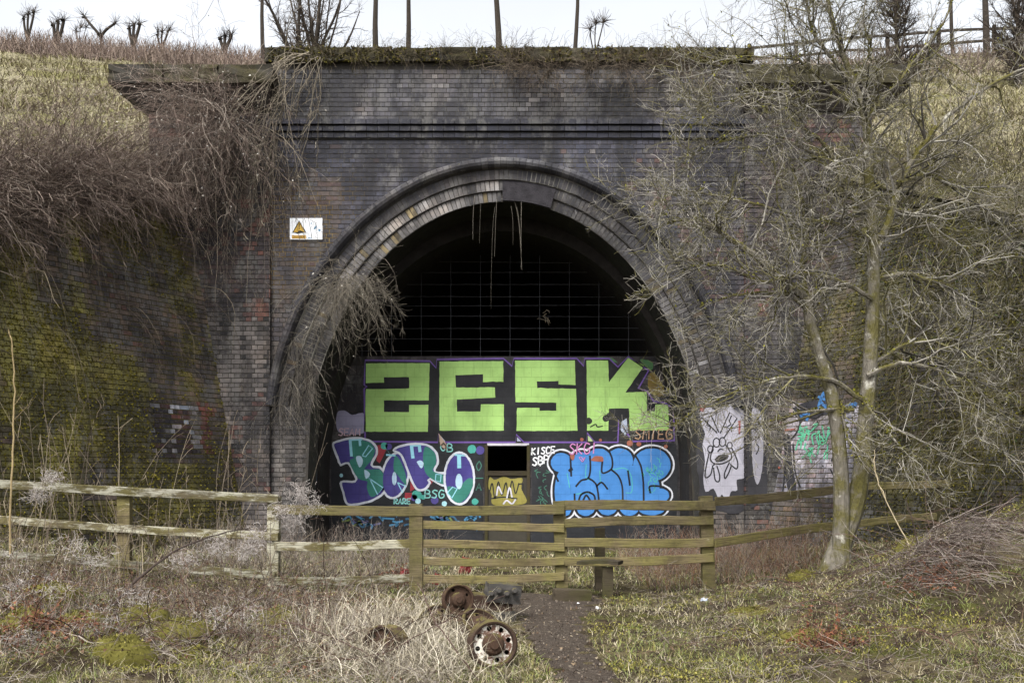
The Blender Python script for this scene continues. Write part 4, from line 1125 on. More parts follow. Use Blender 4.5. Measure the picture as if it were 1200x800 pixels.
# ------------------------------------------------------------------ fence
fence = empty('post_and_rail_fence', (0, 0, 0), cat='fence', label='weathered timber post and rail fence crossing in front of the tunnel')
def board(name, p, q, h, th, mat, parent, warp=0.026, n=14):
    """a sawn board from p to q (centre line), slightly bowed and uneven"""
    p, q = np.asarray(p, float), np.asarray(q, float); L = np.linalg.norm(q - p)
    ex = (q - p) / L; ey = unit(np.cross(np.array([0, 0, 1.0]), ex)) if abs(ex[2]) < .9 else np.array([0, 1.0, 0]); ez = np.cross(ex, ey)
    xs = np.linspace(0, L, n); f = np.array([(-.7, -1), (.7, -1), (1, -.86), (1, .86), (.7, 1), (-.7, 1), (-1, .86), (-1, -.86)])
    V = np.zeros((n, 8, 3)); V[:, :, 0] = xs[:, None] + rng.normal(0, .004, (1, 8))
    bow = warp * np.sin(xs / max(L, .1) * 3.1 + rng.uniform(0, 6)) + rng.normal(0, .002, n)
    V[:, :, 1] = f[None, :, 0] * th / 2 + rng.normal(0, .0015, (n, 8)); V[:, :, 2] = f[None, :, 1] * h / 2 * (1 + rng.normal(0, .025, (n, 8))) + bow[:, None]
    i = np.arange(n * 8).reshape(n, 8)
    F = np.concatenate([np.stack([i[:-1, a], i[:-1, (a + 1) % 8], i[1:, (a + 1) % 8], i[1:, a]], -1) for a in range(8)] + [i[e:e + 1, [p0, p1, p2, p3]] for e in (0, n - 1) for p0, p1, p2, p3 in ((0, 1, 4, 5), (1, 2, 3, 4), (5, 6, 7, 0))])
    o = mesh_obj(name, fastmesh(name, V, F), mat, parent)
    o.matrix_local = Matrix([[ex[r], ey[r], ez[r], p[r]] for r in range(3)] + [[0, 0, 0, 1]]); return o
FY = 13.8
WOOD_L = m_wood('pale_fence_wood', '#6d6448', '#a39670', '#b0aa8c', 0.6, 0.72, '#7d7648')
def rail(x0, y0, x1, y1, hpx, mat, dy=-.045, Y0=FY, Y1=FY, name='rail'):
    a, b = at(x0, y0, Y0 + dy), at(x1, y1, Y1 + dy); return board(name, a, b, hpx * FY / FPX, 0.035, mat, fence)
def post(px, ytop, ybot, wpx, mat, dy=0.035, Y=FY, name='post', th=.12):
    a, b = at(px, ytop, Y + dy), at(px + rng.uniform(-1, 1), ytop, Y + dy); zb_ = gz1(a[0], Y) - .3
    x = a[0]; w = wpx * Y / FPX
    me = fastmesh(name, (UB * np.array([1, 1, 1]) + np.array([0, 0, .5])) * np.array([w, th, a[2] - zb_]) + rng.normal(0, .004, (8, 3)), UF)
    o = mesh_obj(name, me, mat, fence); o.location = (x, Y + dy, zb_); o.rotation_euler = (rng.normal(0, .01), rng.normal(0, .012), 0); return o
# left, whitened part
rail(-36, 562, 326, 586.5, 10.3, WOOD_W); rail(-36, 605, 326, 628.5, 9.6, WOOD_W); rail(-36, 649, 322, 671, 9.6, WOOD_W)
post(146, 572, 660, 15, WOOD_Y); post(-30, 560, 650, 14, WOOD_W)
rail(319, 597, 661, 596, 11.5, WOOD_Y, -.085); rail(322, 638, 482, 638, 10.5, WOOD_W, -.045); rail(322, 679, 482, 678, 9.5, WOOD_W, -.045)
post(320, 582, 690, 13, WOOD_W)
post(488, 590, 690, 15, WOOD_Y, -.02)
for y in (616.5, 638.8, 657, 676.5): rail(496, y, 661, y - .5, 9.6, WOOD_Y)
post(660, 587, 705, 15, WOOD_Y)
rail(662, 594, 838, 589.5, 11.5, WOOD_Y, -.05)
for y0, y1 in ((614, 609), (637, 633), (657, 653)): rail(662, y0, 836, y1, 10.5, WOOD_Y)
post(831, 581, 665, 14, WOOD_Y); post(703, 618, 690, 12, WOOD_D, .2)
# right part, climbing away behind the tree
rail(838, 587, 985, 572.5, 10.5, WOOD_Y, -.05, FY, 15.0); rail(986, 572.3, 1112, 564, 9.5, WOOD_L, -.05, 15.0, 16.0)
rail(838, 633.5, 985, 617, 10.5, WOOD_Y, -.05, FY, 15.0); rail(986, 616.8, 1104, 604, 9.5, WOOD_L, -.05, 15.0, 16.0)
post(985, 566, 640, 11, WOOD_D, .04, 15.0); post(1097, 560, 640, 10, WOOD_D, .04, 15.9)

# stile step and the old sleeper below it
st = empty('stile_step', (0, 0, 0), cat='stile', label='low dark plank step of the stile beside the middle fence post')
a, b = at(679, 657, 13.45), at(727, 661, 13.25)
s = board('tread', a, b, 0.05, 0.24, WOOD_D, st)
for px, yy in ((712, 13.32),):
    p = at(px, 668, yy); zb_ = gz1(p[0], yy) - .15
    o = box('leg', (p[0] - .07, yy - .05, zb_), (p[0] + .07, yy + .05, at(0, 661.5, yy)[2] - .03), WOOD_D, st)
p = at(670, 690, 12.9)
sl = mesh_obj('timber_block', soft_block('timber_block', WOOD_D, 3, .05).copy(), WOOD_D, label='short dark timber block lying in the grass below the stile', cat='timber block')
sl.location = (p[0], 12.95, gz1(p[0], 12.95) + .05); sl.scale = (0.46, 0.22, 0.2); sl.rotation_euler = (0, .05, .1)
# ------------------------------------------------------------------ scrap axles and wheels
def lathe(prof, n=36):
    """(radius, height) profile spun round +Z"""
    a = np.arange(n) * 2 * np.pi / n; p = np.asarray(prof, float)
    V = np.stack([p[:, 0, None] * np.cos(a), p[:, 0, None] * np.sin(a), np.repeat(p[:, 1, None], n, 1)], -1)
    i = np.arange(len(p) * n).reshape(len(p), n)
    F = np.stack([i[:-1], np.roll(i, -1, 1)[:-1], np.roll(i, -1, 1)[1:], i[1:]], -1).reshape(-1, 4)
    return V.reshape(-1, 3), F
def lathe_obj(name, prof, mat, parent, n=36):
    V, F = lathe(prof, n); return mesh_obj(name, fastmesh(name, V, F, smooth=False), mat, parent)
DISC_W = None
def m_disc():
    n = NT('flaking_white_wheel_paint', 0.6, 0.4)
    r = n.mix(n.noise(30, 5), tuple(lin('#3d2a22')), tuple(lin('#6b4a3a')))
    b = n.mix(n.ramp(n.noise(14, 5, None, 0.7), 0.46, 0.56), tuple(lin('#c6c1b6')), r)
    n.bump(n.noise(60, 4), .4, .004); return n.done(b)
def wheel(parent, name, c, nrm, R, w, disc_mat, rim_mat, holes=8, hub=True):
    e = bpy.data.objects.new(name, None); put(e, parent); e.empty_display_size = .1
    q = Vector(nrm).to_track_quat('Z', 'Y'); e.matrix_local = Matrix.Translation(c) @ q.to_matrix().to_4x4()
    lathe_obj('rim', [(R * .80, -.045), (R * .86, -.004), (R * .93, 0), (R, -.012), (R, -.03), (R * .9, -.05), (R * .88, -w * .55), (R * .92, -w * .8), (R, -w), (R * .93, -w - .01), (R * .8, -w * .9)], rim_mat, e)
    loops = [[Vector((R * .83 * math.cos(t), R * .83 * math.sin(t), 0)) for t in np.linspace(0, 2 * np.pi, 36, endpoint=False)]]
    for k in range(holes):
        a = 2 * np.pi * (k + .3) / holes
        loops.append([Vector((R * .66 * math.cos(a) + R * .105 * math.cos(t), R * .66 * math.sin(a) + R * .105 * math.sin(t), 0)) for t in np.linspace(0, 2 * np.pi, 12, endpoint=False)[::-1]])
    tri = tessellate_polygon(loops); flat = [v for l in loops for v in l]
    V = [(v.x, v.y, -.04) for v in flat]; F = [list(t) for t in tri]; nb = len(V)
    b = 0                                                           # the depth of rim and holes
    V += [(v.x, v.y, -.05) for v in flat]
    for l in loops:
        m = len(l); F += [[b + i, b + (i + 1) % m, nb + b + (i + 1) % m, nb + b + i] for i in range(m)]; b += m
    me = bpy.data.meshes.new('disc'); me.from_pydata(V, [], F); me.update(); mesh_obj('disc', me, disc_mat, e)
    back = lathe_obj('brake_drum', [(R * .78, -.11), (0.001, -.11)], m_plain('drum_dark', '#17130f', .9, .2), e)
    if hub:
        h = lathe_obj('hub', [(R * .47, -.04), (R * .46, -.012), (R * .40, .004), (R * .36, .012), (R * .2, .02), (R * .18, .035), (.001, .035)], RUST, e, 28)
    return e
WHITE_DISC = m_disc()
def gpt(px, y): x = (px - 600) * y / FPX; return x, gz1(x, y)
wa = empty('wheel_scrap', (0, 0, 0), cat='wheel', label='rusty wheel with a flaking white perforated face standing beside the path')
x, zg = gpt(579, 8.45); R = 0.202
wheel(wa, 'wheel', (x, 8.45, zg + R - .01), (0.22, -1, 0.10), R, .17, WHITE_DISC, RUST_M)
wb = empty('wheel_scrap', (0, 0, 0), cat='wheel', label='brown rusty wheel half buried in the pale straw grass')
x, zg = gpt(446, 8.7)
wheel(wb, 'wheel', (x, 8.7, zg + R - .06), (-0.45, -1, 0.12), R * .93, .17, RUST, RUST_M, 6, True)
ax = empty('scrap_axle', (0, 0, 0), cat='axle', label='rusty vehicle axle with brake drum and mossy bare rims lying across the straw')
x, zg = gpt(538, 10.3)
d = wheel(ax, 'brake_wheel', (x, 10.25, zg + .34), (0.25, -1, 0.1), .16, .1, RUST, RUST, 4)
x2, z2 = gpt(511, 10.3); wheel(ax, 'wheel', (x2, 10.3, z2 + .19), (-.15, -.6, .8), .19, .16, RUST, RUST_M, 6)
x3, z3 = gpt(567, 10.0); wheel(ax, 'wheel', (x3 - .02, 10.0, z3 + .15), (.35, -.5, .75), .2, .16, RUST, RUST_M, 6)
bar((x2 - .5, 10.45, z2 + .12), (x3 + .1, 10.15, z3 + .14), .045, RUST, ax, 'axle_beam')
en = empty('engine_block', (0, 0, 0), cat='engine', label='mossy old engine block lying at the edge of the path by the fence')
x, zg = gpt(572, 11.3); e0 = np.array([x, 11.3, zg])
ENG = m_rust('oily_casting', '#232220', '#4a4744', .35)
def lump(name, c, s, mat, parent, rot=(0, 0, 0), rnd=.06):
    o = mesh_obj(name, soft_block(name, mat, 3, rnd), mat, parent); o.location = c; o.scale = s; o.rotation_euler = rot; return o
lump('crankcase', e0 + (-.05, 0, .12), (.56, .36, .34), RUST_M, en, (0, .08, .2))
lump('cylinder_head', e0 + (.16, -.03, .31), (.36, .30, .2), ENG, en, (0, .1, .2))
for i in range(4):
    V, F = lathe([(.032, 0), (.034, .06), (.022, .07), (.022, .1), (.001, .1)], 10)
    o = mesh_obj('valve_cap', fastmesh('valve_cap', V, F), ENG, en); o.location = e0 + np.array((.03 + .085 * i, -.17, .31 + .03 * (i % 2))); o.rotation_euler = (1.4, .1, .1)
lump('flywheel_housing', e0 + (-.26, -.03, .2), (.12, .34, .34), RUST_M, en, (0, 0, .2))
lump('sump', e0 + (.1, -.08, .06), (.36, .26, .12), ENG, en, (0, 0, .2))

# ------------------------------------------------------------------ the tree in front of the right wing wall
YT = 13.3
def limb(pts, r0, r1, dy0=0.0, dy1=0.0, n=5):
    m = len(pts); P = np.array([at(px, py, YT + dy0 + (dy1 - dy0) * i / (m - 1)) for i, (px, py) in enumerate(pts)])
    S = smooth_pts(P, n=3 if r0 > .1 else n); S[1:-1] += rng.normal(0, .002 if r0 > .1 else .008, S[1:-1].shape)
    return S, np.linspace(r0, r1, len(S)) if np.isscalar(r1) else np.interp(np.linspace(0, 1, len(S)), np.linspace(0, 1, len(r1)), r1)
tree = empty('bare_tree', tuple(at(976, 662, YT)), cat='tree', label='twin stemmed bare mossy tree in front of the right wing wall')
tree.location = (0, 0, 0)
T = Tubes(); limbs = []
def L(pts, r0, r1, a=0., b=0., trunk=False):
    S, R = limb(pts, r0, r1, a, b); T.add(S[None], R[None], np.ones(3), 10 if trunk else 6); limbs.append((S, R))
L([(968, 712), (972, 682), (980, 652), (991, 622), (1003, 590), (1010, 548), (1014, 500), (1018, 450), (1021, 400), (1023, 350), (1023, 300), (1020, 250), (1018, 200), (1017, 165), (1012, 130), (1000, 95), (985, 55), (972, 10), (963, -45)], .2, [.22, .17, .145, .125, .11, .1, .094, .088, .08, .07, .06, .055, .045, .035, .03, .02], trunk=True)
L([(982, 690), (985, 655), (986, 620), (986, 570), (983, 520), (973, 455), (958, 408), (949, 375), (946, 348)], .11, [.15, .13, .11, .1, .09, .085, .075, .07, .065], -.05, -.2, True)
L([(946, 350), (925, 334), (890, 304), (850, 276), (815, 258), (780, 262)], .065, [.065, .055, .045, .03, .02, .01], -.2, -.6)
L([(948, 365), (930, 350), (912, 343), (870, 345), (820, 360)], .035, .008, -.2, -.5)
L([(946, 350), (940, 310), (946, 270), (938, 225), (925, 190)], .04, .01, -.2, .1)
L([(1021, 255), (1000, 230), (985, 210), (976, 182), (955, 160), (930, 145)], .05, .01, 0, -.5)
L([(1023, 300), (1038, 270), (1055, 215), (1085, 165), (1128, 122), (1180, 90), (1240, 70)], .055, [.055, .05, .045, .035, .025, .012], 0, .4)
L([(1055, 215), (1085, 205), (1115, 218), (1145, 222), (1190, 200)], .035, .008, .1, .5)
L([(1002, 100), (968, 60), (952, 35), (945, 0), (930, -50)], .028, .012, 0, -.2)
L([(1008, 125), (965, 95), (935, 72), (880, 66), (835, 85)], .024, .006, 0, -.5)
L([(1010, 130), (970, 112), (905, 108), (860, 120), (805, 150)], .022, .006, 0, -.7)
L([(1012, 470), (975, 445), (925, 442), (870, 455), (815, 480), (790, 500)], .035, .006, -.1, -.9)
L([(1000, 480), (960, 480), (915, 490), (870, 505)], .03, .006, -.1, -.7)
L([(1016, 440), (1055, 425), (1095, 432), (1140, 452), (1175, 480)], .035, .006, -.1, -.6)
L([(1018, 430), (1060, 405), (1120, 400), (1190, 415)], .035, .008, .1, .3)
L([(1013, 470), (1035, 500), (1060, 530)], .022, .007, -.2, -.4)
L([(985, 470), (995, 520), (1010, 545)], .018, .006, -.2, -.5)
L([(1022, 350), (985, 330), (940, 320), (890, 330), (840, 310), (775, 330)], .03, .006, -.1, -.8)
L([(1022, 330), (1060, 320), (1110, 330), (1170, 300), (1230, 310)], .035, .008, .1, .4)
L([(1020, 280), (980, 262), (930, 255), (870, 235), (800, 225), (760, 245)], .03, .006, 0, -.6)
L([(1018, 190), (960, 180), (900, 160), (850, 165), (800, 190)], .025, .006, 0, -.4)
L([(1020, 240), (1065, 250), (1120, 270), (1200, 262)], .028, .006, 0, .4)
L([(1000, 95), (1020, 60), (1012, 20), (1020, -30)], .02, .008, 0, .3)
L([(1014, 140), (1050, 100), (1080, 60), (1110, 20), (1120, -30)], .026, .01, 0, .4)
T.build('trunk', BARK, tree)
Ls = [(S, R) for S, R in limbs[2:]] + [(limbs[0][0][24:], limbs[0][1][24:]), (limbs[1][0][16:], limbs[1][1][16:])]
k = 12
def resamp(S, R, k):
    t = np.linspace(0, len(S) - 1, k); i = np.arange(len(S))
    return np.stack([np.interp(t, i, S[:, j]) for j in range(3)], 1), np.interp(t, i, R)
LP = np.array([resamp(S, R, k)[0] for S, R in Ls]); LR = np.array([resamp(S, R, k)[1] for S, R in Ls])
C = Tubes()
TW = ['#8f8b82', '#9d998f', '#75716a', '#605c55', '#807b72', '#65613f', '#5b573a', '#6d6848', '#4f4b45', '#403d38']
TP = ['#9c968b', '#b1aba0', '#8a8478', '#6e695f', '#757040']
P1, R1 = grow(LP, LR, 360, (.5, 1.6), 1.0, 7, .22, (0, -.03, 0.0), .15, .6, .006)
R1 = np.minimum(R1, .017 * np.linspace(1, .3, 7)[None]); C.add(P1, R1, pick(TW, len(P1)), 4)
P2, R2 = grow(P1, R1, 3400, (.22, .8), 1.0, 6, .25, (0, 0, -.02), .15, .55, .0035)
C.add(P2, R2, pick(TW, len(P2)), 3)
P3, R3 = grow(P2, R2, 23000, (.06, .32), 1.1, 4, .3, (0, 0, 0), .15, .7, .0025)
C.add(P3, np.maximum(R3, .0016), pick(TW + TP, len(P3)), 3)
C.build('twigs', VEG, tree)
# lichen and moss tufts along the limbs, and a few seed heads caught in the twigs
mo = Tubes(); sel = rng.integers(0, len(P1), 2600); tt = rng.integers(0, 7, 2600)
mo.tris(P1[sel, tt] + rng.normal(0, .012, (2600, 3)), rng.uniform(.012, .04, 2600), pick(['#6b6a28', '#5a5822', '#83803a', '#4d4c20'], 2600))
sel = rng.integers(0, len(LP), 3500); tt = rng.uniform(0, k - 1.01, 3500); ii = tt.astype(int); ff = (tt - ii)[:, None]
mp = LP[sel, ii] * (1 - ff) + LP[sel, ii + 1] * ff + np.c_[rng.normal(0, .02, (3500, 2)), np.abs(rng.normal(0, .02, 3500)) + LR[sel, ii] * .6]
mo.tris(mp, rng.uniform(.012, .04, 3500), pick(['#66651f', '#5a5820', '#7d7a2e', '#454416'], 3500))
mo.build('moss', MOSS, tree)['kind'] = 'stuff'

# ------------------------------------------------------------------ other trees
def small_tree(name, base, h, n1, n2, n3, label, cat='tree', group=None, lean=(0, 0), r=.1, mat=None, bushy=False, tw=TW, fork=.45, crown_start=.35):
    root = empty(name, tuple(base), cat=cat, label=label, group=group)
    m = 10; tz = np.linspace(0, 1, m)
    P = np.stack([lean[0] * tz + .03 * h * np.sin(tz * 5 + rng.uniform(0, 6)) * tz, lean[1] * tz + 0 * tz, h * tz - .3 * (1 - tz)], 1)
    R = r * (1 - .8 * tz)
    t = Tubes(); t.add(P[None], R[None], np.ones(3), 8); t.build('trunk', mat or DARKBARK, root)
    c = Tubes(); A, AR = grow(P[None], R[None], n1, (h * .18, h * .45), .9, 7, .13, (0, 0, .12), crown_start, .55, .012); c.add(A, AR, pick(tw, n1), 4)
    if n2:
        B_, BR = grow(A, AR, n2, (h * .06, h * .2), .9, 5, .2, (0, 0, .05), .2, .6, .006); c.add(B_, BR, pick(tw, n2), 3)
        if n3:
            D, DR = grow(B_, BR, n3, (h * .03, h * .09), 1., 4, .25, (0, 0, .03), .2, .6, .004); c.add(D, DR, pick(tw, n3), 3)
    c.build('crown', VEG, root); return root
DK = ['#3a332e', '#4b433c', '#5a5149', '#2f2a26']
def hill_at(px, y, dz=0.0):
    x = (px - 600) * y / FPX; return np.array((x, y, float(hz(x, y)) + dz))
for px, y, h, r, lab, lean in ((309, 46, 9, .14, 'slim straight dark trunk left of the multi stemmed bush on the skyline', (0, 0)),
                               (441, 44, 9, .19, 'tall plain dark trunk just right of the multi stemmed bush', (.1, 0)),
                               (475, 44, 9, .17, 'tall forked bare tree second to the right of the multi stemmed bush', (.5, 0)),
                               (584, 42, 9, .21, 'tall bare tree with a forked trunk standing above the arch crown', (0, 0)),
                               (671, 42, 9, .14, 'slender pale trunk with a wide foot right of the forked tree above the arch', (.2, 0)),
                               (1156, 46, 10, .22, 'dark trunk on the skyline at the right behind the hilltop fence', (.1, 0)),
                               (1118, 50, 9, .14, 'thin dark trunk left of the thickest trunk behind the hilltop fence', (-.6, 0))):
    small_tree('background_tree', hill_at(px, y, -.3), h, 16, 160, 500, lab, group='bare trees on the skyline', lean=lean, r=r * .8, tw=DK, crown_start=.5)
for px, y, lab in ((1052, 36, 'dense dark bare hawthorn on the hill just below the hilltop fence'), (1195, 34, 'dense dark bare hawthorn at the top right corner')):
    small_tree('hawthorn', hill_at(px, y, -.3), 4.6, 60, 900, 4200, lab, group='hawthorns below the hilltop fence', r=.1, tw=DK + ['#554d45'], crown_start=.12)
# multi stemmed bush
mb = hill_at(366, 40, -.2); root = empty('multi_stemmed_bush', tuple(mb), cat='bush', label='large multi stemmed bare bush fanning out on the skyline above the parapet')
n = 16; ang = np.linspace(-.36, .36, n)
P = walkers(np.c_[rng.normal(0, .28, n), rng.normal(0, .3, n), np.zeros(n)], np.c_[np.sin(ang), rng.normal(0, .2, n), np.cos(ang)], rng.uniform(4.5, 6.5, n), 9, .06, (0, 0, .02))
R = np.linspace(.085, .02, 9)[None] * rng.uniform(.5, 1.1, (n, 1)); t = Tubes(); t.add(P, R, np.ones(3), 6); t.build('stem_cluster', DARKBARK, root)
c = Tubes(); A, AR = grow(P, R, 240, (.5, 1.4), .9, 6, .16, (0, 0, .05), .12, .5, .012); c.add(A, AR, pick(DK, 240), 3)
B_, BR = grow(A, AR, 2600, (.2, .65), .9, 5, .2, (0, 0, .03), .2, .6, .006); c.add(B_, BR, pick(DK, 2600), 3); c.build('crown', VEG, root)
# pollards and stumps along the left skyline
def pollard(px, y, top, r, label, kind='stub'):
    b = hill_at(px, y, -.2); h = at(px, top, y)[2] - b[2]; root = empty('pollard', tuple(b), cat='pollard', label=label, group='pollards along the left skyline')
    t = Tubes(); c = Tubes(); r = r * .42
    if kind == 'fork':
        tr = [np.array([[0, 0, 0], [0.02, 0, h * .4], [0, 0, h * .78]]), np.array([[0, 0, h * .72], [-.2, 0, h * .82], [-.55, 0, h * .96], [-.9, .1, h * 1.12]]), np.array([[0, 0, h * .72], [.2, 0, h * .82], [.45, 0, h * .9], [.72, .1, h * .99]])]
    else:
        tr = [np.array([[0, 0, 0], [.03, 0, h * .4], [-.03, 0, h * .8], [.02, 0, h]]), np.array([[0, 0, h * .6], [.2, 0, h * .85], [.32, 0, h * 1.02]]), np.array([[0, 0, h * .5], [-.2, 0, h * .8], [-.22, 0, h * .93]])]
    for q in tr:
        S = smooth_pts(q, n=4); t.add(S[None], (r * np.linspace(1, .75, len(S)))[None], np.ones(3), 7)
        e = S[-1]; ll = 26
        t.add(walkers(np.repeat(e[None], 5, 0) - .05, rng.normal(size=(5, 3)), np.full(5, r * .9), 3, .1), r * .5, np.ones(3), 6)
        W = walkers(np.repeat(e[None], ll, 0), rng.normal(size=(ll, 3)) + np.array([0, 0, .8]), rng.uniform(.25, .65, ll), 4, .12); c.add(W, np.linspace(.013, .006, 4)[None], pick(DK, ll), 3)
    t.build('trunk', DARKBARK, root); c.build('shoots', VEG, root)['kind'] = 'stuff'
pollard(33, 55, 16, .17, 'narrow upright pollard first from the left on the skyline')
pollard(68, 55, 25, .24, 'squat thick pollard second from the left on the skyline')
pollard(118, 54, 26, .2, 'Y shaped pollard with two long arms on the skyline', 'fork')
pollard(157, 53, 29, .22, 'short knobbly pollard right of the Y shaped one')
pollard(190, 52, 37, .14, 'lowest small pollard stub furthest right on the left skyline')
pollard(264, 50, 42, .22, 'round twiggy stub alone on the skyline left of the trunks')
pollard(94, 55, 33, .05, 'tiny twiggy stump between the squat pollard and the Y shaped one')
pollard(698, 42, 28, .07, 'thin broken stub right of the slender trunk above the parapet')
# hilltop fence on the right
hf_ = empty('hilltop_fence', (0, 0, 0), cat='fence', label='distant post and rail fence along the hilltop on the right')
HP = [(878, 50), (933, 50), (985, 50), (1040, 50), (1100, 50), (1165, 50), (1235, 50)]; prev = None
for px, y in HP:
    b = hill_at(px, y); box('post', b + (-.08, -.07, -.3), b + (.08, .07, 1.35), DARKBARK, hf_)
    if prev is not None:
        for hh in (.55, 1.15):
            board('rail', prev + (.082, -.1, hh), b + (-.002 + .082, -.1, hh), .13, .05, DARKBARK, hf_)
    prev = b

# ------------------------------------------------------------------ scrub, hedges and climbers
BR_ = ['#6b5d55', '#7d6f66', '#5a4d47', '#8a7d72', '#736459', '#4d423d', '#9a8f84']
# hedge band along the left crest and thinner scrub along the crest elsewhere
h = Tubes(); n = 8600
px = rng.uniform(-260, 330, n); yy = rng.uniform(47, 52.5, n) - px * .006
bs = np.c_[(px - 600) * yy / FPX, yy]; bz = hz(bs[:, 0], bs[:, 1])
hh = np.clip(EYE + (HOR - np.interp(px, [-260, 0, 150, 330], [24, 34, 43, 58])) * yy / FPX - bz, .3, 2.2)
P = walkers(np.c_[bs, bz - .05], np.c_[rng.normal(0, .4, (n, 2)), np.ones(n)], hh * rng.uniform(.5, 1.15, n), 5, .22)
h.add(P, np.linspace(.016, .007, 5)[None], pick(['#6f5f57', '#7f7066', '#5d4f4a', '#8d7d70', '#74675d'], n), 3)
n = 2200; px = rng.uniform(690, 1230, n); yy = rng.uniform(38, 50, n)
bs = np.c_[(px - 600) * yy / FPX, yy]; bz = hz(bs[:, 0], bs[:, 1])
P = walkers(np.c_[bs, bz - .05], np.c_[rng.normal(0, .4, (n, 2)), np.ones(n)], rng.uniform(.5, 1.7, n) * np.where(px < 880, 1.0, .7), 5, .22)
h.add(P, np.linspace(.016, .006, 5)[None], pick(BR_, n), 3)
Q, QR = grow(P, np.full((n, 5), .01), 3000, (.2, .6), 1., 4, .25); h.add(Q, np.full((3000, 4), .006), pick(BR_, 3000), 3)
h.build('skyline_scrub', VEG, kind='stuff')
# rough turf on the hillside
h = Tubes(); n = 64000
yy = rng.uniform(20, 48, n); xx = (rng.uniform(-200, 330, n) - 600) * yy / FPX; m = n // 2; xx[:m] = (rng.uniform(930, 1400, m) - 600) * yy[:m] / FPX
ok = np.abs(xx) > 7.6; xx, yy = xx[ok], yy[ok]; n = len(xx)
P = walkers(np.c_[xx, yy, hz(xx, yy) - .02], np.c_[rng.normal(0, .7, (n, 2)), np.ones(n)], rng.uniform(.08, .34, n) * np.clip(1 + .7 * wob(xx, yy, 0, 1.3, 2), .4, 2), 3, .3, (0, -.1, -.2))
h.blades(P, np.array([.02, .016, .004])[None], pick(['#948d6c', '#827c58', '#a19a7d', '#77734c', '#8d836b', '#756a5b'], n))
h.build('hillside_grass', GRASS, kind='stuff')
# bare scrub on both banks above the wing walls
def bank_scrub(side, n, nt, seed_px, col_, hang):
    t = Tubes(); w = WL if side < 0 else WR
    a = rng.uniform(.1, w.len, n); back = np.abs(rng.normal(0, .9, n)) + .1
    base = w.O + w.u * a[:, None] + w.v * np.array([w.top(q) for q in a])[:, None] - np.array([w.n[0], w.n[1], 0]) * back[:, None]
    base[:, 2] = np.maximum(base[:, 2], hz(base[:, 0], base[:, 1])) - .05
    d = np.c_[-side * rng.uniform(-.3, 1.0, n), rng.normal(-.15, .5, n), rng.uniform(.3, 1.1, n)]
    P = walkers(base, d, rng.uniform(.9, 2.6, n) * np.where(a < 2.2, .42, 1), 8, .16, (-side * .05, -.03, -hang))
    t.add(P, (np.linspace(1, .35, 8)[None] * rng.uniform(.003, .008, (n, 1))), pick(col_, n), 3)
    Q, QR = grow(P, np.full((n, 8), .007), nt, (.25, .8), .8, 5, .25, (0, 0, -.08), .1); t.add(Q, np.full((nt, 5), .0034), pick(col_, nt), 3)
    Q2, _ = grow(Q, np.full((nt, 5), .005), nt, (.1, .35), 1., 4, .3, (0, 0, -.05), .1); t.add(Q2, np.full((nt, 4), .003), pick(col_, nt), 3)
    return t.build('bank_scrub', VEG, kind='stuff')
bank_scrub(-1, 2300, 9000, None, BR_, .08)
bank_scrub(1, 750, 2600, None, ['#544e43', '#6b6457', '#433e36', '#5d5748', '#55512a', '#4a4726'], .06)
# scattered saplings and tussocks on the left bank
# climbers
def climber(name, label, starts, L_, n, k, col_, curl, trop, rad, d0, extra=0, fluff=0, parentkind=None):
    t = Tubes(); s = np.asarray(starts, float); i = rng.integers(0, len(s), n)
    P = walkers(s[i] + rng.normal(0, .06, (n, 3)), np.asarray(d0, float) + rng.normal(0, .35, (n, 3)), rng.uniform(*L_, n), k, curl, trop)
    t.add(P, (np.linspace(1, .5, k)[None] * rng.uniform(.6, 1.3, (n, 1)) * rad), pick(col_, n), 3)
    if extra:
        Q, _ = grow(P, np.full((n, k), rad), extra, (.15, .6), .9, 5, .3, (0, 0, -.1), .1); t.add(Q, np.full((extra, 5), rad * .5), pick(col_, extra), 3)
    if fluff:
        f = P[rng.integers(0, n, fluff), rng.integers(1, k, fluff)] + rng.normal(0, .05, (fluff, 3)); t.tris(f, rng.uniform(.02, .05, fluff), pick(['#a9a49b', '#8f8a82', '#c2beb6'], fluff))
    return t.build(name, VEG, label=label, cat='climber')
YC = YP - .75
climber('dead_climber', 'tangled dead climber hanging over the cap of the left pier', [at(px, py, YC) for px, py in ((205, 120), (230, 124), (250, 126), (262, 130), (236, 150), (215, 170), (268, 160), (225, 150), (245, 180))], (.6, 2.9), 520, 10, BR_ , .3, (-.03, -.01, -.16), .0045, (0, -.1, .1), 3600, 700)
climber('dead_climber', 'pale dead stems trailing down the joint of left pier and headwall', [at(px, py, YP - .3) for px, py in ((372, 68), (360, 66), (345, 66), (330, 70), (366, 75))], (1.5, 4.5), 46, 12, ['#7d7466', '#8f8676', '#675f53'], .12, (-.07, 0, -.24), .009, (-.3, -.05, -.3), 500)
climber('dead_climber', 'long bare stems hanging down the red brown face of the left pier', [at(px, py, YP - .2) for px, py in ((255, 140), (270, 150), (285, 145), (300, 150), (312, 160), (322, 140), (246, 170))], (1.5, 4.2), 85, 13, ['#6d6459', '#827869', '#574f46'], .1, (.01, 0, -.3), .005, (0, -.15, -.6), 700)
climber('dead_climber', 'grey dead creeper spilling over the left shoulder of the arch', [at(px, py, YP - .25) for px, py in ((395, 325), (410, 322), (420, 328), (432, 326), (385, 340), (400, 335))], (.4, 1.7), 170, 9, ['#6f685d', '#867f71', '#57514a', '#7a7367'], .18, (.0, .01, -.24), .0042, (.05, -.08, -.1), 1500, 120)
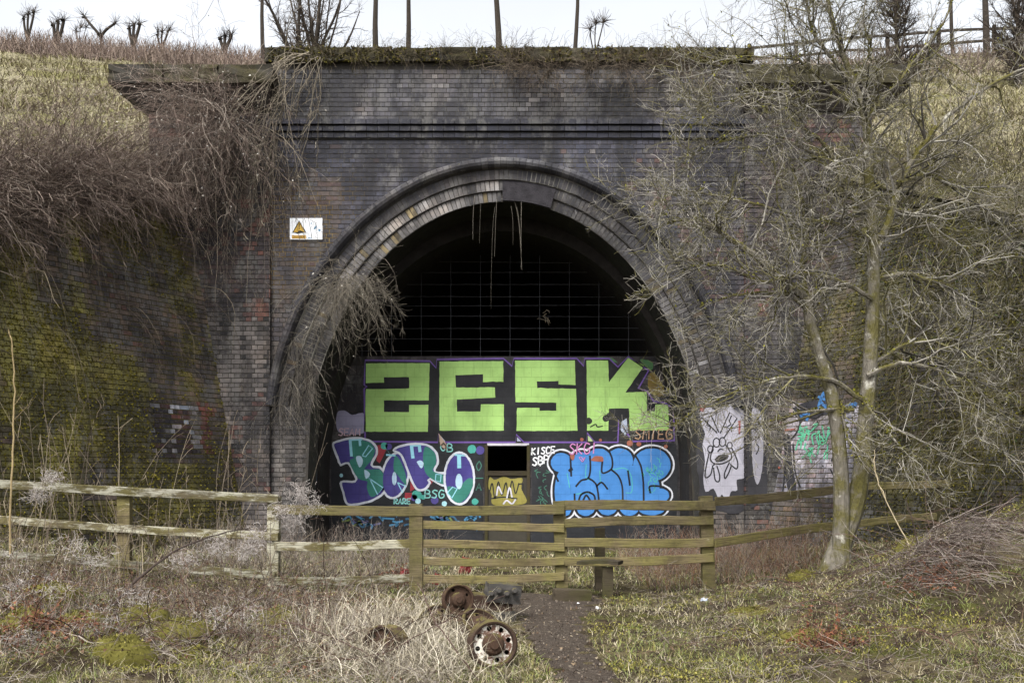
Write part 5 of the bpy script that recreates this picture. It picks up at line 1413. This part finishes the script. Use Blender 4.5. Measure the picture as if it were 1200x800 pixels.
climber('hanging_strands', 'thin rootlets dangling from the crown of the arch', [at(px, 236, YP + .05) for px in (564, 573, 581, 602, 608)], (.8, 2.3), 8, 10, ['#857e73', '#968f84'], .04, (0, 0, -.5), .0036, (0, 0, -1), 0)
climber('dead_climber', 'brown dead growth matted on the parapet right of centre', [at(px, py, YP - .2) for px, py in ((600, 78), (625, 82), (640, 90), (690, 85), (730, 82), (770, 80), (800, 85), (840, 95))], (.3, 1.0), 620, 6, ['#574c42', '#6b5f52', '#756b5d', '#494238'], .3, (0, -.02, -.12), .004, (0, -.5, .2), 1500)
climber('dead_climber', 'grey roots clinging to the left jamb of the arch below the creeper', [at(px, py, YP - .06) for px, py in ((345, 400), (360, 420), (340, 440), (330, 470), (350, 460), (375, 380), (365, 440))], (.3, 1.6), 200, 9, ['#625c54', '#746e64', '#4d4842', '#857f74'], .12, (0, 0.05, -.3), .0035, (-.1, 0, -.5), 700)
climber('dead_climber', 'brown curtain of dead stems hanging from the top of the left wing wall', [WL.O + WL.u * a_ + WL.v * WL.top(a_) + WL.n * .1 + np.array((0, 0, .1)) for a_ in np.linspace(.2, 7.5, 26)], (.4, 1.9), 900, 9, BR_[:-1], .16, (.01, -.02, -.17), .0042, tuple(WL.n * .4 + np.array((0, 0, .1))), 3600)
climber('dead_climber', 'thin bare creepers trailing down the face of the left wing wall', [WL.O + WL.u * a_ + WL.v * WL.top(a_) * f_ + WL.n * .07 for a_ in np.linspace(.3, 7, 14) for f_ in (.95, .7)], (.8, 3.6), 100, 11, ['#5a5145', '#6f6554', '#4a4238'], .11, (0, 0, -.22), .0042, tuple(WL.n * .25 + np.array((0, 0, -.2))), 700)
climber('dead_climber', 'short dead grass and creeper fringing the parapet left of centre', [at(px, py, YP - .06) for px, py in ((380, 64), (420, 66), (450, 63), (480, 66), (520, 64), (555, 66), (590, 64))], (.12, .5), 300, 5, ['#5d5346', '#6f6455', '#4a4238', '#5f5a34'], .3, (0, -.02, -.15), .0035, (0, -.5, .3), 900)
t = Tubes(); n = 5200; x = rng.uniform(HL, HR + .05, n); m = wob(x, 0, 0, 2.2, 3) > -.5; x = x[m]; n = len(x)
fr = rng.random(n) < .55
P = np.c_[x, np.where(fr, YP - .12, rng.uniform(YP - .1, YP + .9, n)), np.where(fr, HT + rng.uniform(.02, .34, n), HT + .335)]
t.tris(P, rng.uniform(.02, .07, n), pick(['#4a461d', '#59532a', '#3b371a', '#6a6330', '#4f4230'], n), .2); t.build('moss_fringe', MOSS, portal)['kind'] = 'stuff'
# moss on both wing walls
for w, n, col_ in ((WL, 42000, ['#625b21', '#6c6525', '#4f4a1d', '#746c2a', '#575120']), (WR, 42000, ['#504c20', '#5d5824', '#3f3c1a', '#6b642a', '#37351a'])):
    a = rng.uniform(-.3, w.len, n); top = np.array([w.top(q) for q in a]); b = rng.uniform(0, 1, n) * top
    P = w.O + w.u * a[:, None] + w.v * b[:, None] + w.n * rng.uniform(-.005, .03, n)[:, None]
    m = np.array([w.mossy(p) for p in P]); ok = m + rng.normal(0, .25, n) > .45
    t = Tubes(); t.tris(P[ok], rng.uniform(.012, .055, ok.sum()), pick(col_, ok.sum(), .4), -.2)
    t.build('wall_moss', MOSS, w.root)['kind'] = 'stuff'
# ivy and trailing stems over the right wing wall
t = Tubes(); w = WR; n = 420
a = rng.uniform(2.2, w.len, n); P0 = w.O + w.u * a[:, None] + w.v * (np.array([w.top(q) for q in a]) * rng.uniform(.35, 1.02, n))[:, None] + w.n * .06
P = walkers(P0, np.repeat((w.n * .3)[None], n, 0) + rng.normal(0, .3, (n, 3)), rng.uniform(.6, 2.6, n), 8, .14, (0, 0, -.2))
t.add(P, .0055, pick(['#544d40', '#6b6454', '#433d33', '#504d28', '#454321'], n), 3)
Q, _ = grow(P, np.full((n, 8), .006), 1800, (.1, .5), 1., 5, .3, (0, 0, -.12), .1); t.add(Q, .003, pick(['#544d40', '#433d33', '#504d28', '#5f5a2c'], 1800), 3)
i = rng.integers(0, n, 5200); j = rng.integers(0, 8, 5200); t.tris(P[i, j] + rng.normal(0, .08, (5200, 3)), rng.uniform(.02, .055, 5200), pick(['#465030', '#3b4428', '#525431', '#4a4529', '#2f3722'], 5200), -.3)
t.build('trailing_ivy', MOSS, label='trailing stems and ivy hanging over the right wing wall', cat='ivy')
# tall stems in front of the left wing wall
t = Tubes(); n = 120
px = rng.uniform(-10, 330, n); yy = np.where(np.arange(n) < 46, rng.uniform(13.95, 15.6, n), rng.uniform(12.6, 13.6, n)); x = (px - 600) * yy / FPX
P = walkers(np.c_[x, yy, gz(x, yy)], np.c_[rng.normal(0, .12, (n, 2)), np.ones(n)], rng.uniform(.7, 2.6, n) * np.where(yy < 13.7, .42, 1), 8, .09)
t.add(P, np.linspace(1, .5, 8)[None] * rng.uniform(.004, .008, (n, 1)), pick(['#6b6153', '#7d7361', '#5a5146', '#4d443c'], n), 3)
Q, _ = grow(P, np.full((n, 8), .006), 420, (.1, .5), .9, 4, .2); t.add(Q, .0032, pick(['#7d7160', '#5d5247'], 420), 3)
t.build('dead_stems', VEG, kind='stuff')

# ------------------------------------------------------------------ ground cover
def vis_pts(n, y0=7.4, y1=21.0, xa=-.74, xb=.74, pw=1.7):
    u = rng.random(n); y = (y0 ** (1 - pw) + u * (y1 ** (1 - pw) - y0 ** (1 - pw))) ** (1 / (1 - pw))
    x = rng.uniform(xa, xb, n) * y; return x, y
def on_path(x, y):
    c = np.interp(y, ty, cxp); w_ = np.interp(y, ty, wdp); return (np.abs(x - c) < w_ * .82) & (y < 13.6)
t = Tubes(); x, y = vis_pts(250000, 5.6)
f1 = wob(x, y, 0, 1.1, 0); ok = ~on_path(x, y) & (np.abs(x) < WX[1] + .5 * (21 - y))
ok &= rng.random(len(x)) < np.clip(.75 + .5 * f1, .15, 1); x, y = x[ok], y[ok]; n = len(x)
f = wob(x, y, 0, 1.6, 3) + .5 * wob(x, y, 0, 4.5, 1)
green = pick(['#6d7641', '#7a834e', '#5d6733', '#858b5a'], n); straw = pick(['#aca287', '#bab097', '#968d73', '#a2977a', '#857a61'], n); yel = pick(['#827d44', '#737037', '#908a52'], n)
wg = np.where(x > .2, .36, .28) + .25 * f; wy = .22 + .2 * wob(x, y, 0, 2.2, 5)
r = rng.random(n); tint = np.where((r < wg)[:, None], green, np.where((r < wg + wy)[:, None], yel, straw))
ln = rng.uniform(.03, .12, n) * np.where(x < -.6, 1.3, 1.0) * np.where(y > 14, 1.5, np.where(y > 12.4, .7, 1))
P = walkers(np.c_[x, y, gz(x, y) - .008], np.c_[rng.normal(0, .9, (n, 2)), np.ones(n)], ln, 3, .4, (0, 0, -.25))
t.blades(P, np.array([.0027, .0022, .0006])[None] * (y[:, None] / 9), tint)
t.build('grass', GRASS, kind='stuff')
# dead litter: fine stems lying every way
t = Tubes(); x, y = vis_pts(29000, 6.2, 16.5)
d = np.where(x < -.5, np.clip(.55 + .6 * wob(x, y, 0, 1.7, 4), .08, 1), .0) + np.where((x > 1.6), .55, .0) * (wob(x, y, 0, 1.2, 2) > -.3); ok = (rng.random(len(x)) < np.clip(d, 0.04, 1)) & ~on_path(x, y); x, y = x[ok], y[ok]; n = len(x)
P = walkers(np.c_[x, y, gz(x, y) + rng.uniform(.0, .10, n) * np.where(x < -.5, 1.6, .5)], np.c_[rng.normal(0, 1, (n, 2)), rng.normal(.15, .35, n)], rng.uniform(.08, .45, n), 5, .3, (0, 0, -.06))
t.add(P, np.linspace(1, .4, 5)[None] * rng.uniform(.0011, .0028, (n, 1)), pick(['#6d645b', '#8a8178', '#574e46', '#a0978d', '#423a34', '#63584f'], n), 3)
# standing dead weeds, denser at the left and behind the fence
x1, y1 = vis_pts(1300, 8.6, 14.2, -.52, -.14); x2 = rng.uniform(-5.5, -1.2, 1500); y2 = rng.uniform(14, 19.5, 1500); x3 = rng.uniform(1.9, 4.8, 1900); y3 = rng.uniform(13.9, 18.5, 1900)
x = np.concatenate([x1, x2, x3]); y = np.concatenate([y1, y2, y3]); n = len(x)
hgt = np.concatenate([rng.uniform(.12, .5, 1300) * np.where(y1 > 12.3, .5, 1), rng.uniform(.2, .9, 1500), rng.uniform(.2, .85, 1900)])
P = walkers(np.c_[x, y, gz(x, y) - .01], np.c_[rng.normal(0, .35, (n, 2)), np.ones(n)], hgt, 6, .16, (0, 0, -.03))
cl = pick(['#6f665d', '#857b72', '#5d544c', '#989087', '#4b433d', '#6a5e55'], n); cl[2800:] = pick(['#6f5444', '#855f4a', '#7d6a58', '#5a463a', '#8f8070'], 1900)
t.add(P, np.linspace(1, .45, 6)[None] * rng.uniform(.0014, .0032, (n, 1)), cl, 3)
Q, _ = grow(P, np.full((n, 6), .003), 7000, (.05, .28), .9, 4, .25, (0, 0, -.03), .2); t.add(Q, .0016, pick(['#6f665d', '#857b72', '#5d544c', '#989087', '#695549'], 7000), 3)
t.build('dead_undergrowth', VEG, kind='stuff')
# arching brown bramble tangle over the left foreground and the right verge
t = Tubes(); n = 680; y = rng.uniform(7.9, 13.4, n); x = np.where(np.arange(n) < 560, rng.uniform(-.52, -.13, n), rng.uniform(.2, .5, n)) * y
P = walkers(np.c_[x, y, gz(x, y)], np.c_[rng.normal(0, 1, (n, 2)) * (1, .6), rng.uniform(.35, 1.2, n)], rng.uniform(.4, 1.25, n), 9, .1, (0, 0, -.2))
P[..., 2] = np.maximum(P[..., 2], gz(P[..., 0], P[..., 1]) + .01)
t.add(P, np.linspace(1, .4, 9)[None] * rng.uniform(.0022, .0058, (n, 1)), pick(['#43332d', '#553f36', '#352a26', '#665045', '#4b3b34'], n), 3)
Q, _ = grow(P, np.full((n, 9), .003), 2400, (.06, .3), .9, 4, .25, (0, 0, -.05), .15); t.add(Q, .0017, pick(['#4a3832', '#5d463c', '#6f584b', '#7d6a5c'], 2400), 3)
m2 = 5200; yl = rng.uniform(7.8, 13, m2); xl = rng.uniform(-.53, -.1, m2) * yl; k2 = wob(xl, yl, 0, 1.8, 5) > 0; xl, yl = xl[k2], yl[k2]; m2 = len(xl)
t.tris(np.c_[xl, yl, gz(xl, yl) + rng.uniform(.01, .07, m2)], rng.uniform(.015, .045, m2), pick(['#6b4433', '#5a3b2e', '#7a5540', '#4d382d', '#6f5a48'], m2), .3)
i = rng.integers(0, 2400, 2600); t.tris(Q[i, rng.integers(1, 4, 2600)] + rng.normal(0, .015, (2600, 3)), rng.uniform(.012, .035, 2600), pick(['#4d3f33', '#63513f', '#57402f', '#6b6040'], 2600))
t.build('bramble_tangle', VEG, kind='stuff')
# pale straw clump round the scrap wheels
t = Tubes(); n = 4600
px = np.clip(rng.normal(472, 58, n), 360, 592); yy = rng.uniform(7.8, 11.6, n); x = (px - 600) * yy / FPX
ok = ~on_path(x, yy) & (((x + .18) ** 2 + (yy - 8.3) ** 2) > .06); x, yy = x[ok], yy[ok]; n = len(x)
P = walkers(np.c_[x, yy, gz(x, yy)], np.c_[rng.normal(0, .55, (n, 2)), np.ones(n)], rng.uniform(.16, .52, n), 7, .16, (0, -.02, -.22))
t.blades(P, np.array([.003, .0034, .0034, .003, .0026, .002, .0008])[None], pick(['#a39a86', '#938a76', '#b5ac99', '#7f7664', '#c0b8a6'], n))
t.build('straw_grass', GRASS, kind='stuff')
# clematis fluff
t = Tubes()
FL = [(62, 560, 13.2, .12), (45, 580, 13.2, .1), (350, 577, 13.1, .12), (362, 590, 13.1, .14), (345, 612, 13.1, .1), (330, 600, 13, .1), (300, 630, 12.5, .12), (255, 640, 12, .14), (215, 655, 11.5, .12), (290, 645, 12, .1), (20, 690, 10, .14), (60, 690, 10, .12), (85, 640, 10.5, .16), (110, 655, 10.5, .12), (100, 745, 8.5, .12), (255, 725, 9.2, .16), (285, 720, 9.4, .13), (160, 700, 9.8, .12), (30, 760, 8.4, .1), (120, 725, 9.2, .12), (5, 650, 11, .2)]
for q_, (px, py, yy, rr) in enumerate(FL):
    n = 150 if q_ < 10 else 70; c = at(px, py, yy); c[2] = max(c[2], gz1(c[0], yy) + .05)
    P = walkers(c + rng.normal(0, rr * .7, (n, 3)) * (1, 1, .7), rng.normal(size=(n, 3)), rng.uniform(.06, .16, n), 7, .75)
    t.add(P, .0019, pick(['#9a928c', '#aaa39e', '#857c77', '#b9b3ae'], n), 3)
t.build('clematis_fluff', VEG, kind='stuff')
# leaf litter and small stones on the path and through the grass
t = Tubes(); n = 9000; x, y = vis_pts(n, 5.6, 14, -.5, .5)
t.tris(np.c_[x, y, gz(x, y) + np.where(on_path(x, y), .016, .01)], rng.uniform(.008, .035, n), pick(['#4a3f35', '#6b5d4c', '#3a312a', '#7d6c57', '#857a68', '#5d4a3a'], n), .1)
n = 2200; y = rng.uniform(5.5, 13.5, n); x = np.interp(y, ty, cxp) + rng.normal(0, .55, n) * np.interp(y, ty, wdp)
t.tris(np.c_[x, y, gz(x, y) + .014], rng.uniform(.006, .028, n), pick(['#5d5349', '#6f655a', '#3d352e', '#4d443b', '#7d7468'], n), .1)
t.build('leaf_litter', VEG, kind='stuff')
# dark fallen twigs on the right hand turf
t = Tubes(); n = 420; y = rng.uniform(6.5, 13, n); x = rng.uniform(.12, .52, n) * y
P = walkers(np.c_[x, y, gz(x, y) + .02], np.c_[rng.normal(0, 1, (n, 2)), rng.normal(.1, .2, n)], rng.uniform(.1, .5, n), 5, .15, (0, 0, -.03))
t.add(P, np.linspace(1, .5, 5)[None] * rng.uniform(.002, .005, (n, 1)), pick(['#3b332d', '#4d443c', '#5d5349', '#2f2924'], n), 3)
t.build('fallen_twigs', VEG, kind='stuff')
# moss cushions
def cushion(px, y, rx, rz, label):
    x = (px - 600) * y / FPX; root = empty('moss_cushion', (x, y, gz1(x, y)), cat='moss', label=label, group='moss cushions on the ground')
    th, ph = np.meshgrid(np.linspace(0, 2 * np.pi, 22, endpoint=False), np.linspace(0.05, 1.6, 8))
    D = np.stack([np.sin(ph) * np.cos(th), np.sin(ph) * np.sin(th), np.cos(ph)], -1); rad = 1 + .16 * wob(D[..., 0] * 2 + px, D[..., 1] * 2, D[..., 2] * 2, 1.0, 1)
    V = D * rad[..., None] * np.array([rx, rx * .8, rz]); V[..., 2] -= .02
    i = np.arange(8 * 22).reshape(8, 22); F = np.stack([i[:-1], np.roll(i, -1, 1)[:-1], np.roll(i, -1, 1)[1:], i[1:]], -1).reshape(-1, 4)
    mesh_obj('mound', fastmesh('mound', V, F, tint=np.broadcast_to(lin('#575328'), (V.size // 3, 3)), smooth=True), MOSS, root)
    t = Tubes(); n = 1500; k_ = rng.integers(0, 8 * 22, n); t.tris(V.reshape(-1, 3)[k_] + rng.normal(0, rx * .09, (n, 3)) * (1, 1, .35), rng.uniform(.008, .024, n), pick(['#625e2e', '#716b36', '#4f4c24', '#7a7440'], n), .6)
    t.build('tufts', MOSS, root)['kind'] = 'stuff'
cushion(140, 8.0, .25, .2, 'yellow green moss cushion at the bottom left edge of the picture')
cushion(95, 9.3, .32, .26, 'broad moss mound behind the red bracken at lower left')
cushion(24, 9.2, .24, .24, 'moss mound at the far left beside the red bracken')
cushion(228, 8.4, .16, .14, 'small moss cushion left of the dark log')
for px_, y_, rx_, rz_, l_ in ((60, 10.6, .3, .2, 'olive moss hummock below the far left end of the fence'), (215, 9.4, .28, .2, 'moss hummock in the brambles between the bracken and the log'), (330, 10.8, .3, .16, 'low moss hummock in front of the whitened post'), (170, 9.9, .26, .2, 'round moss hummock in the middle of the left foreground')): cushion(px_, y_, rx_, rz_, l_)
cushion(1072, 12.4, .26, .16, 'dark moss hump at the foot of the right wing wall above the twig heap')
cushion(885, 11.2, .3, .08, 'flat bright moss patch on the grass right of the path')
cushion(950, 9.6, .3, .07, 'flat moss patch between the two bracken heaps on the right')
cushion(940, 12.9, .2, .12, 'mossy root mound at the foot of the bare tree')
# low moss spreading through the turf
t = Tubes(); x, y = vis_pts(160000, 5.8, 14)
m = wob(x, y, 0, 1.9, 2) + .4 * wob(x, y, 0, 5.5, 4) + np.where(x < -1.2, .08, .05); ok = (m > .35) & ~on_path(x, y) & (np.abs(x) > .5); x, y = x[ok], y[ok]; n = len(x)
t.tris(np.c_[x, y, gz(x, y) + rng.uniform(0, .035, n)], rng.uniform(.008, .026, n), pick(['#747035', '#858040', '#605d2b', '#908a4c', '#545126'], n), .5)
t.build('ground_moss', MOSS, kind='stuff')
# dead bracken
def bracken(px, y, n, spread, label, hgt=.1):
    x = (px - 600) * y / FPX; t = Tubes()
    P0 = np.c_[x + rng.normal(0, spread, n), y + rng.normal(0, spread * .7, n)]; P0 = np.c_[P0, gz(P0[:, 0], P0[:, 1]) + rng.uniform(0, hgt, n)]
    P = walkers(P0, np.c_[rng.normal(.4, 1, n), rng.normal(0, .6, n), rng.normal(.1, .4, n)], rng.uniform(.12, .36, n), 6, .25, (0, 0, -.08))
    c = pick(['#6b4534', '#7a4f3b', '#573c2f', '#845b45', '#604436'], n); t.add(P, .0025, c, 3)
    i = rng.integers(0, n, n * 9); j = rng.integers(0, 6, n * 9); t.tris(P[i, j] + rng.normal(0, .012, (n * 9, 3)), rng.uniform(.015, .04, n * 9), c[i] * rng.uniform(.7, 1.2, (n * 9, 1)))
    t.build('dead_bracken', VEG, label=label, cat='bracken', group='clumps of dead bracken')
bracken(62, 8.7, 110, .17, 'red brown dead bracken heap at lower left among moss', .24)
bracken(26, 10.2, 22, .05, 'small upright russet bracken frond at the left edge', .2)
bracken(110, 8.5, 40, .1, 'russet bracken stalks in front of the moss at lower left')
bracken(960, 8.9, 90, .14, 'orange bracken clump on the grass at lower right', .12)
bracken(1085, 10.0, 60, .14, 'russet bracken tucked under the grey twig heap')
bracken(470, 14.6, 60, .18, 'reddish dead fern behind the whitened rails', .3)
# twig heap
t = Tubes(); n = 1500
x = rng.normal(4.3, .42, n); y = rng.normal(10.4, .3, n)
P = walkers(np.c_[x, y, gz(x, y) + rng.uniform(0, .08, n)], np.c_[rng.normal(.5, .6, n), rng.normal(-.5, .5, n), rng.normal(.0, .25, n)], rng.uniform(.2, .8, n), 6, .16, (.02, -.02, -.08))
t.add(P, np.linspace(1, .4, 6)[None] * rng.uniform(.0014, .0036, (n, 1)), pick(['#6f655f', '#857b74', '#574d48', '#958b83', '#453c38', '#5d4c44'], n), 3)
t.build('twig_heap', VEG, label='heap of grey dead twigs on the bank at right', cat='twig heap')
# branches, canes, log
def stick(name, pts, r0, r1, cols_, label, cat, sh=0, shl=(.1, .4), mat=None, group=None):
    S = smooth_pts(np.array(pts, float), n=6); S[1:] += rng.normal(0, .006, S[1:].shape); R = np.linspace(r0, r1, len(S)); t = Tubes()
    t.add(S[None], R[None], lin(cols_[0]), 6)
    if sh:
        Q, QR = grow(S[None], R[None], sh, shl, .8, 5, .15); t.add(Q, QR, pick(cols_, sh), 3)
    return t.build(name, mat or VEG, label=label, cat=cat, group=group)
G3 = lambda px, y, h: np.array(((px - 600) * y / FPX, y, gz1((px - 600) * y / FPX, y) + h))
stick('fallen_branch', [at(133, 708, 10.2), at(150, 690, 10.4), at(190, 655, 10.8), at(235, 632, 11.2), at(290, 618, 11.8)], .016, .006, ['#3f3631', '#54493f'], 'long dark bent branch leaning out of the undergrowth at left', 'branch', 12)
stick('sapling', [at(12, 650, 12), at(14, 560, 12), at(17, 470, 12.1), at(15, 410, 12.1), at(10, 385, 12.1)], .013, .006, ['#8a7a5a', '#77694e'], 'straight pale brown sapling stem at the far left edge', 'sapling', 3, (.1, .3))
stick('log', [at(195, 800, 8.0), at(212, 794, 8.05), at(250, 804, 8.0)], .05, .045, ['#37302b'], 'dark rotten log at the bottom left among dead stems', 'log', mat=DARKBARK)
stick('bramble_cane', [G3(560, 7.9, 0), G3(530, 8.0, .25), G3(505, 8.3, .5), G3(490, 8.6, .72)], .006, .003, ['#4b3b36'], 'dark bramble cane rising in front of the straw grass', 'bramble', 6, (.1, .3))
stick('bramble_cane', [G3(395, 8.2, .12), G3(450, 8.2, .2), G3(520, 8.5, .38), G3(590, 9.3, .5)], .006, .003, ['#4b3b36'], 'long bramble cane arching across the scrap wheels', 'bramble', 6, (.1, .3))
stick('bramble_cane', [G3(330, 8.6, .3), G3(400, 8.4, .22), G3(470, 8.1, .1), G3(530, 7.9, .05)], .006, .003, ['#4f403a'], 'bramble cane sloping down through the straw to the bottom edge', 'bramble', 6, (.1, .3))
for px, y, hh, lab in ((852, 11.5, .5, 'short leaning dark stem right of the stile'), (772, 12.4, .4, 'thin upright dark stem in the grass near the stile'), (1075, 10.6, .5, 'dark broken stem sticking out of the twig heap')):
    stick('dead_weed', [G3(px, y, 0), G3(px - 4, y, hh * .5), G3(px - 12, y, hh)], .008, .004, ['#3f352f'], lab, 'stem', 4, (.1, .25))
stick('bramble_cane', [at(1070, 628, 11.6), at(1040, 570, 11.8), at(1026, 530, 12.0), at(1124, 527, 12.3)] if False else [at(1068, 640, 11.8), at(1050, 610, 11.9), at(1028, 560, 12.1), at(1024, 525, 12.2)], .008, .004, ['#9a8d74'], 'pale dead cane leaning against the right bank', 'cane', 5, (.2, .6))
# litter and stones
for px, y, s, colr, lab in ((678, 12.55, .035, '#d9d9d9', 'small white scrap of litter at the top of the path'), (701, 12.1, .05, '#dedede', 'larger white scrap of litter on the path edge'), (825, 12.3, .07, '#b9c4d6', 'pale bluish litter among stems right of the stile'), (588, 14.2, .05, '#3f8fd0', 'bright blue scrap under the bottom fence rail')):
    x = (px - 600) * y / FPX
    o = mesh_obj('litter', soft_block('litter', m_plain('litter_' + colr[1:], colr, .7, .3, .08, 12, 0), 2, .12), m_plain('litter_plastic', colr, .7, .3, .08, 12, 0), label=lab, cat='litter'); o.location = (x, y, gz1(x, y) + s * .2); o.scale = (s, s * .8, s * .5); o.rotation_euler = (.2, .3, rng.uniform(0, 3))
REDP = m_plain('red_sprayed_stone', '#6b2628', .8, .2, .5, 9, .5)
for px, y, s, lab in ((474, 15.2, .22, 'red sprayed stone behind the post at the left of the slatted fence bay'), (546, 16.5, .28, 'red sprayed rubble lump behind the middle of the slatted fence bay'), (512, 15.0, .17, 'dark red sprayed stone low behind the slatted fence bay')):
    x = (px - 600) * y / FPX; o = mesh_obj('painted_stone', soft_block('painted_stone', REDP, 3, .14), REDP, label=lab, cat='stone'); o.location = (x, y, gz1(x, y) + s * .4); o.scale = (s * .5, s * .5, s * .95); o.rotation_euler = (.1, .3, .6)
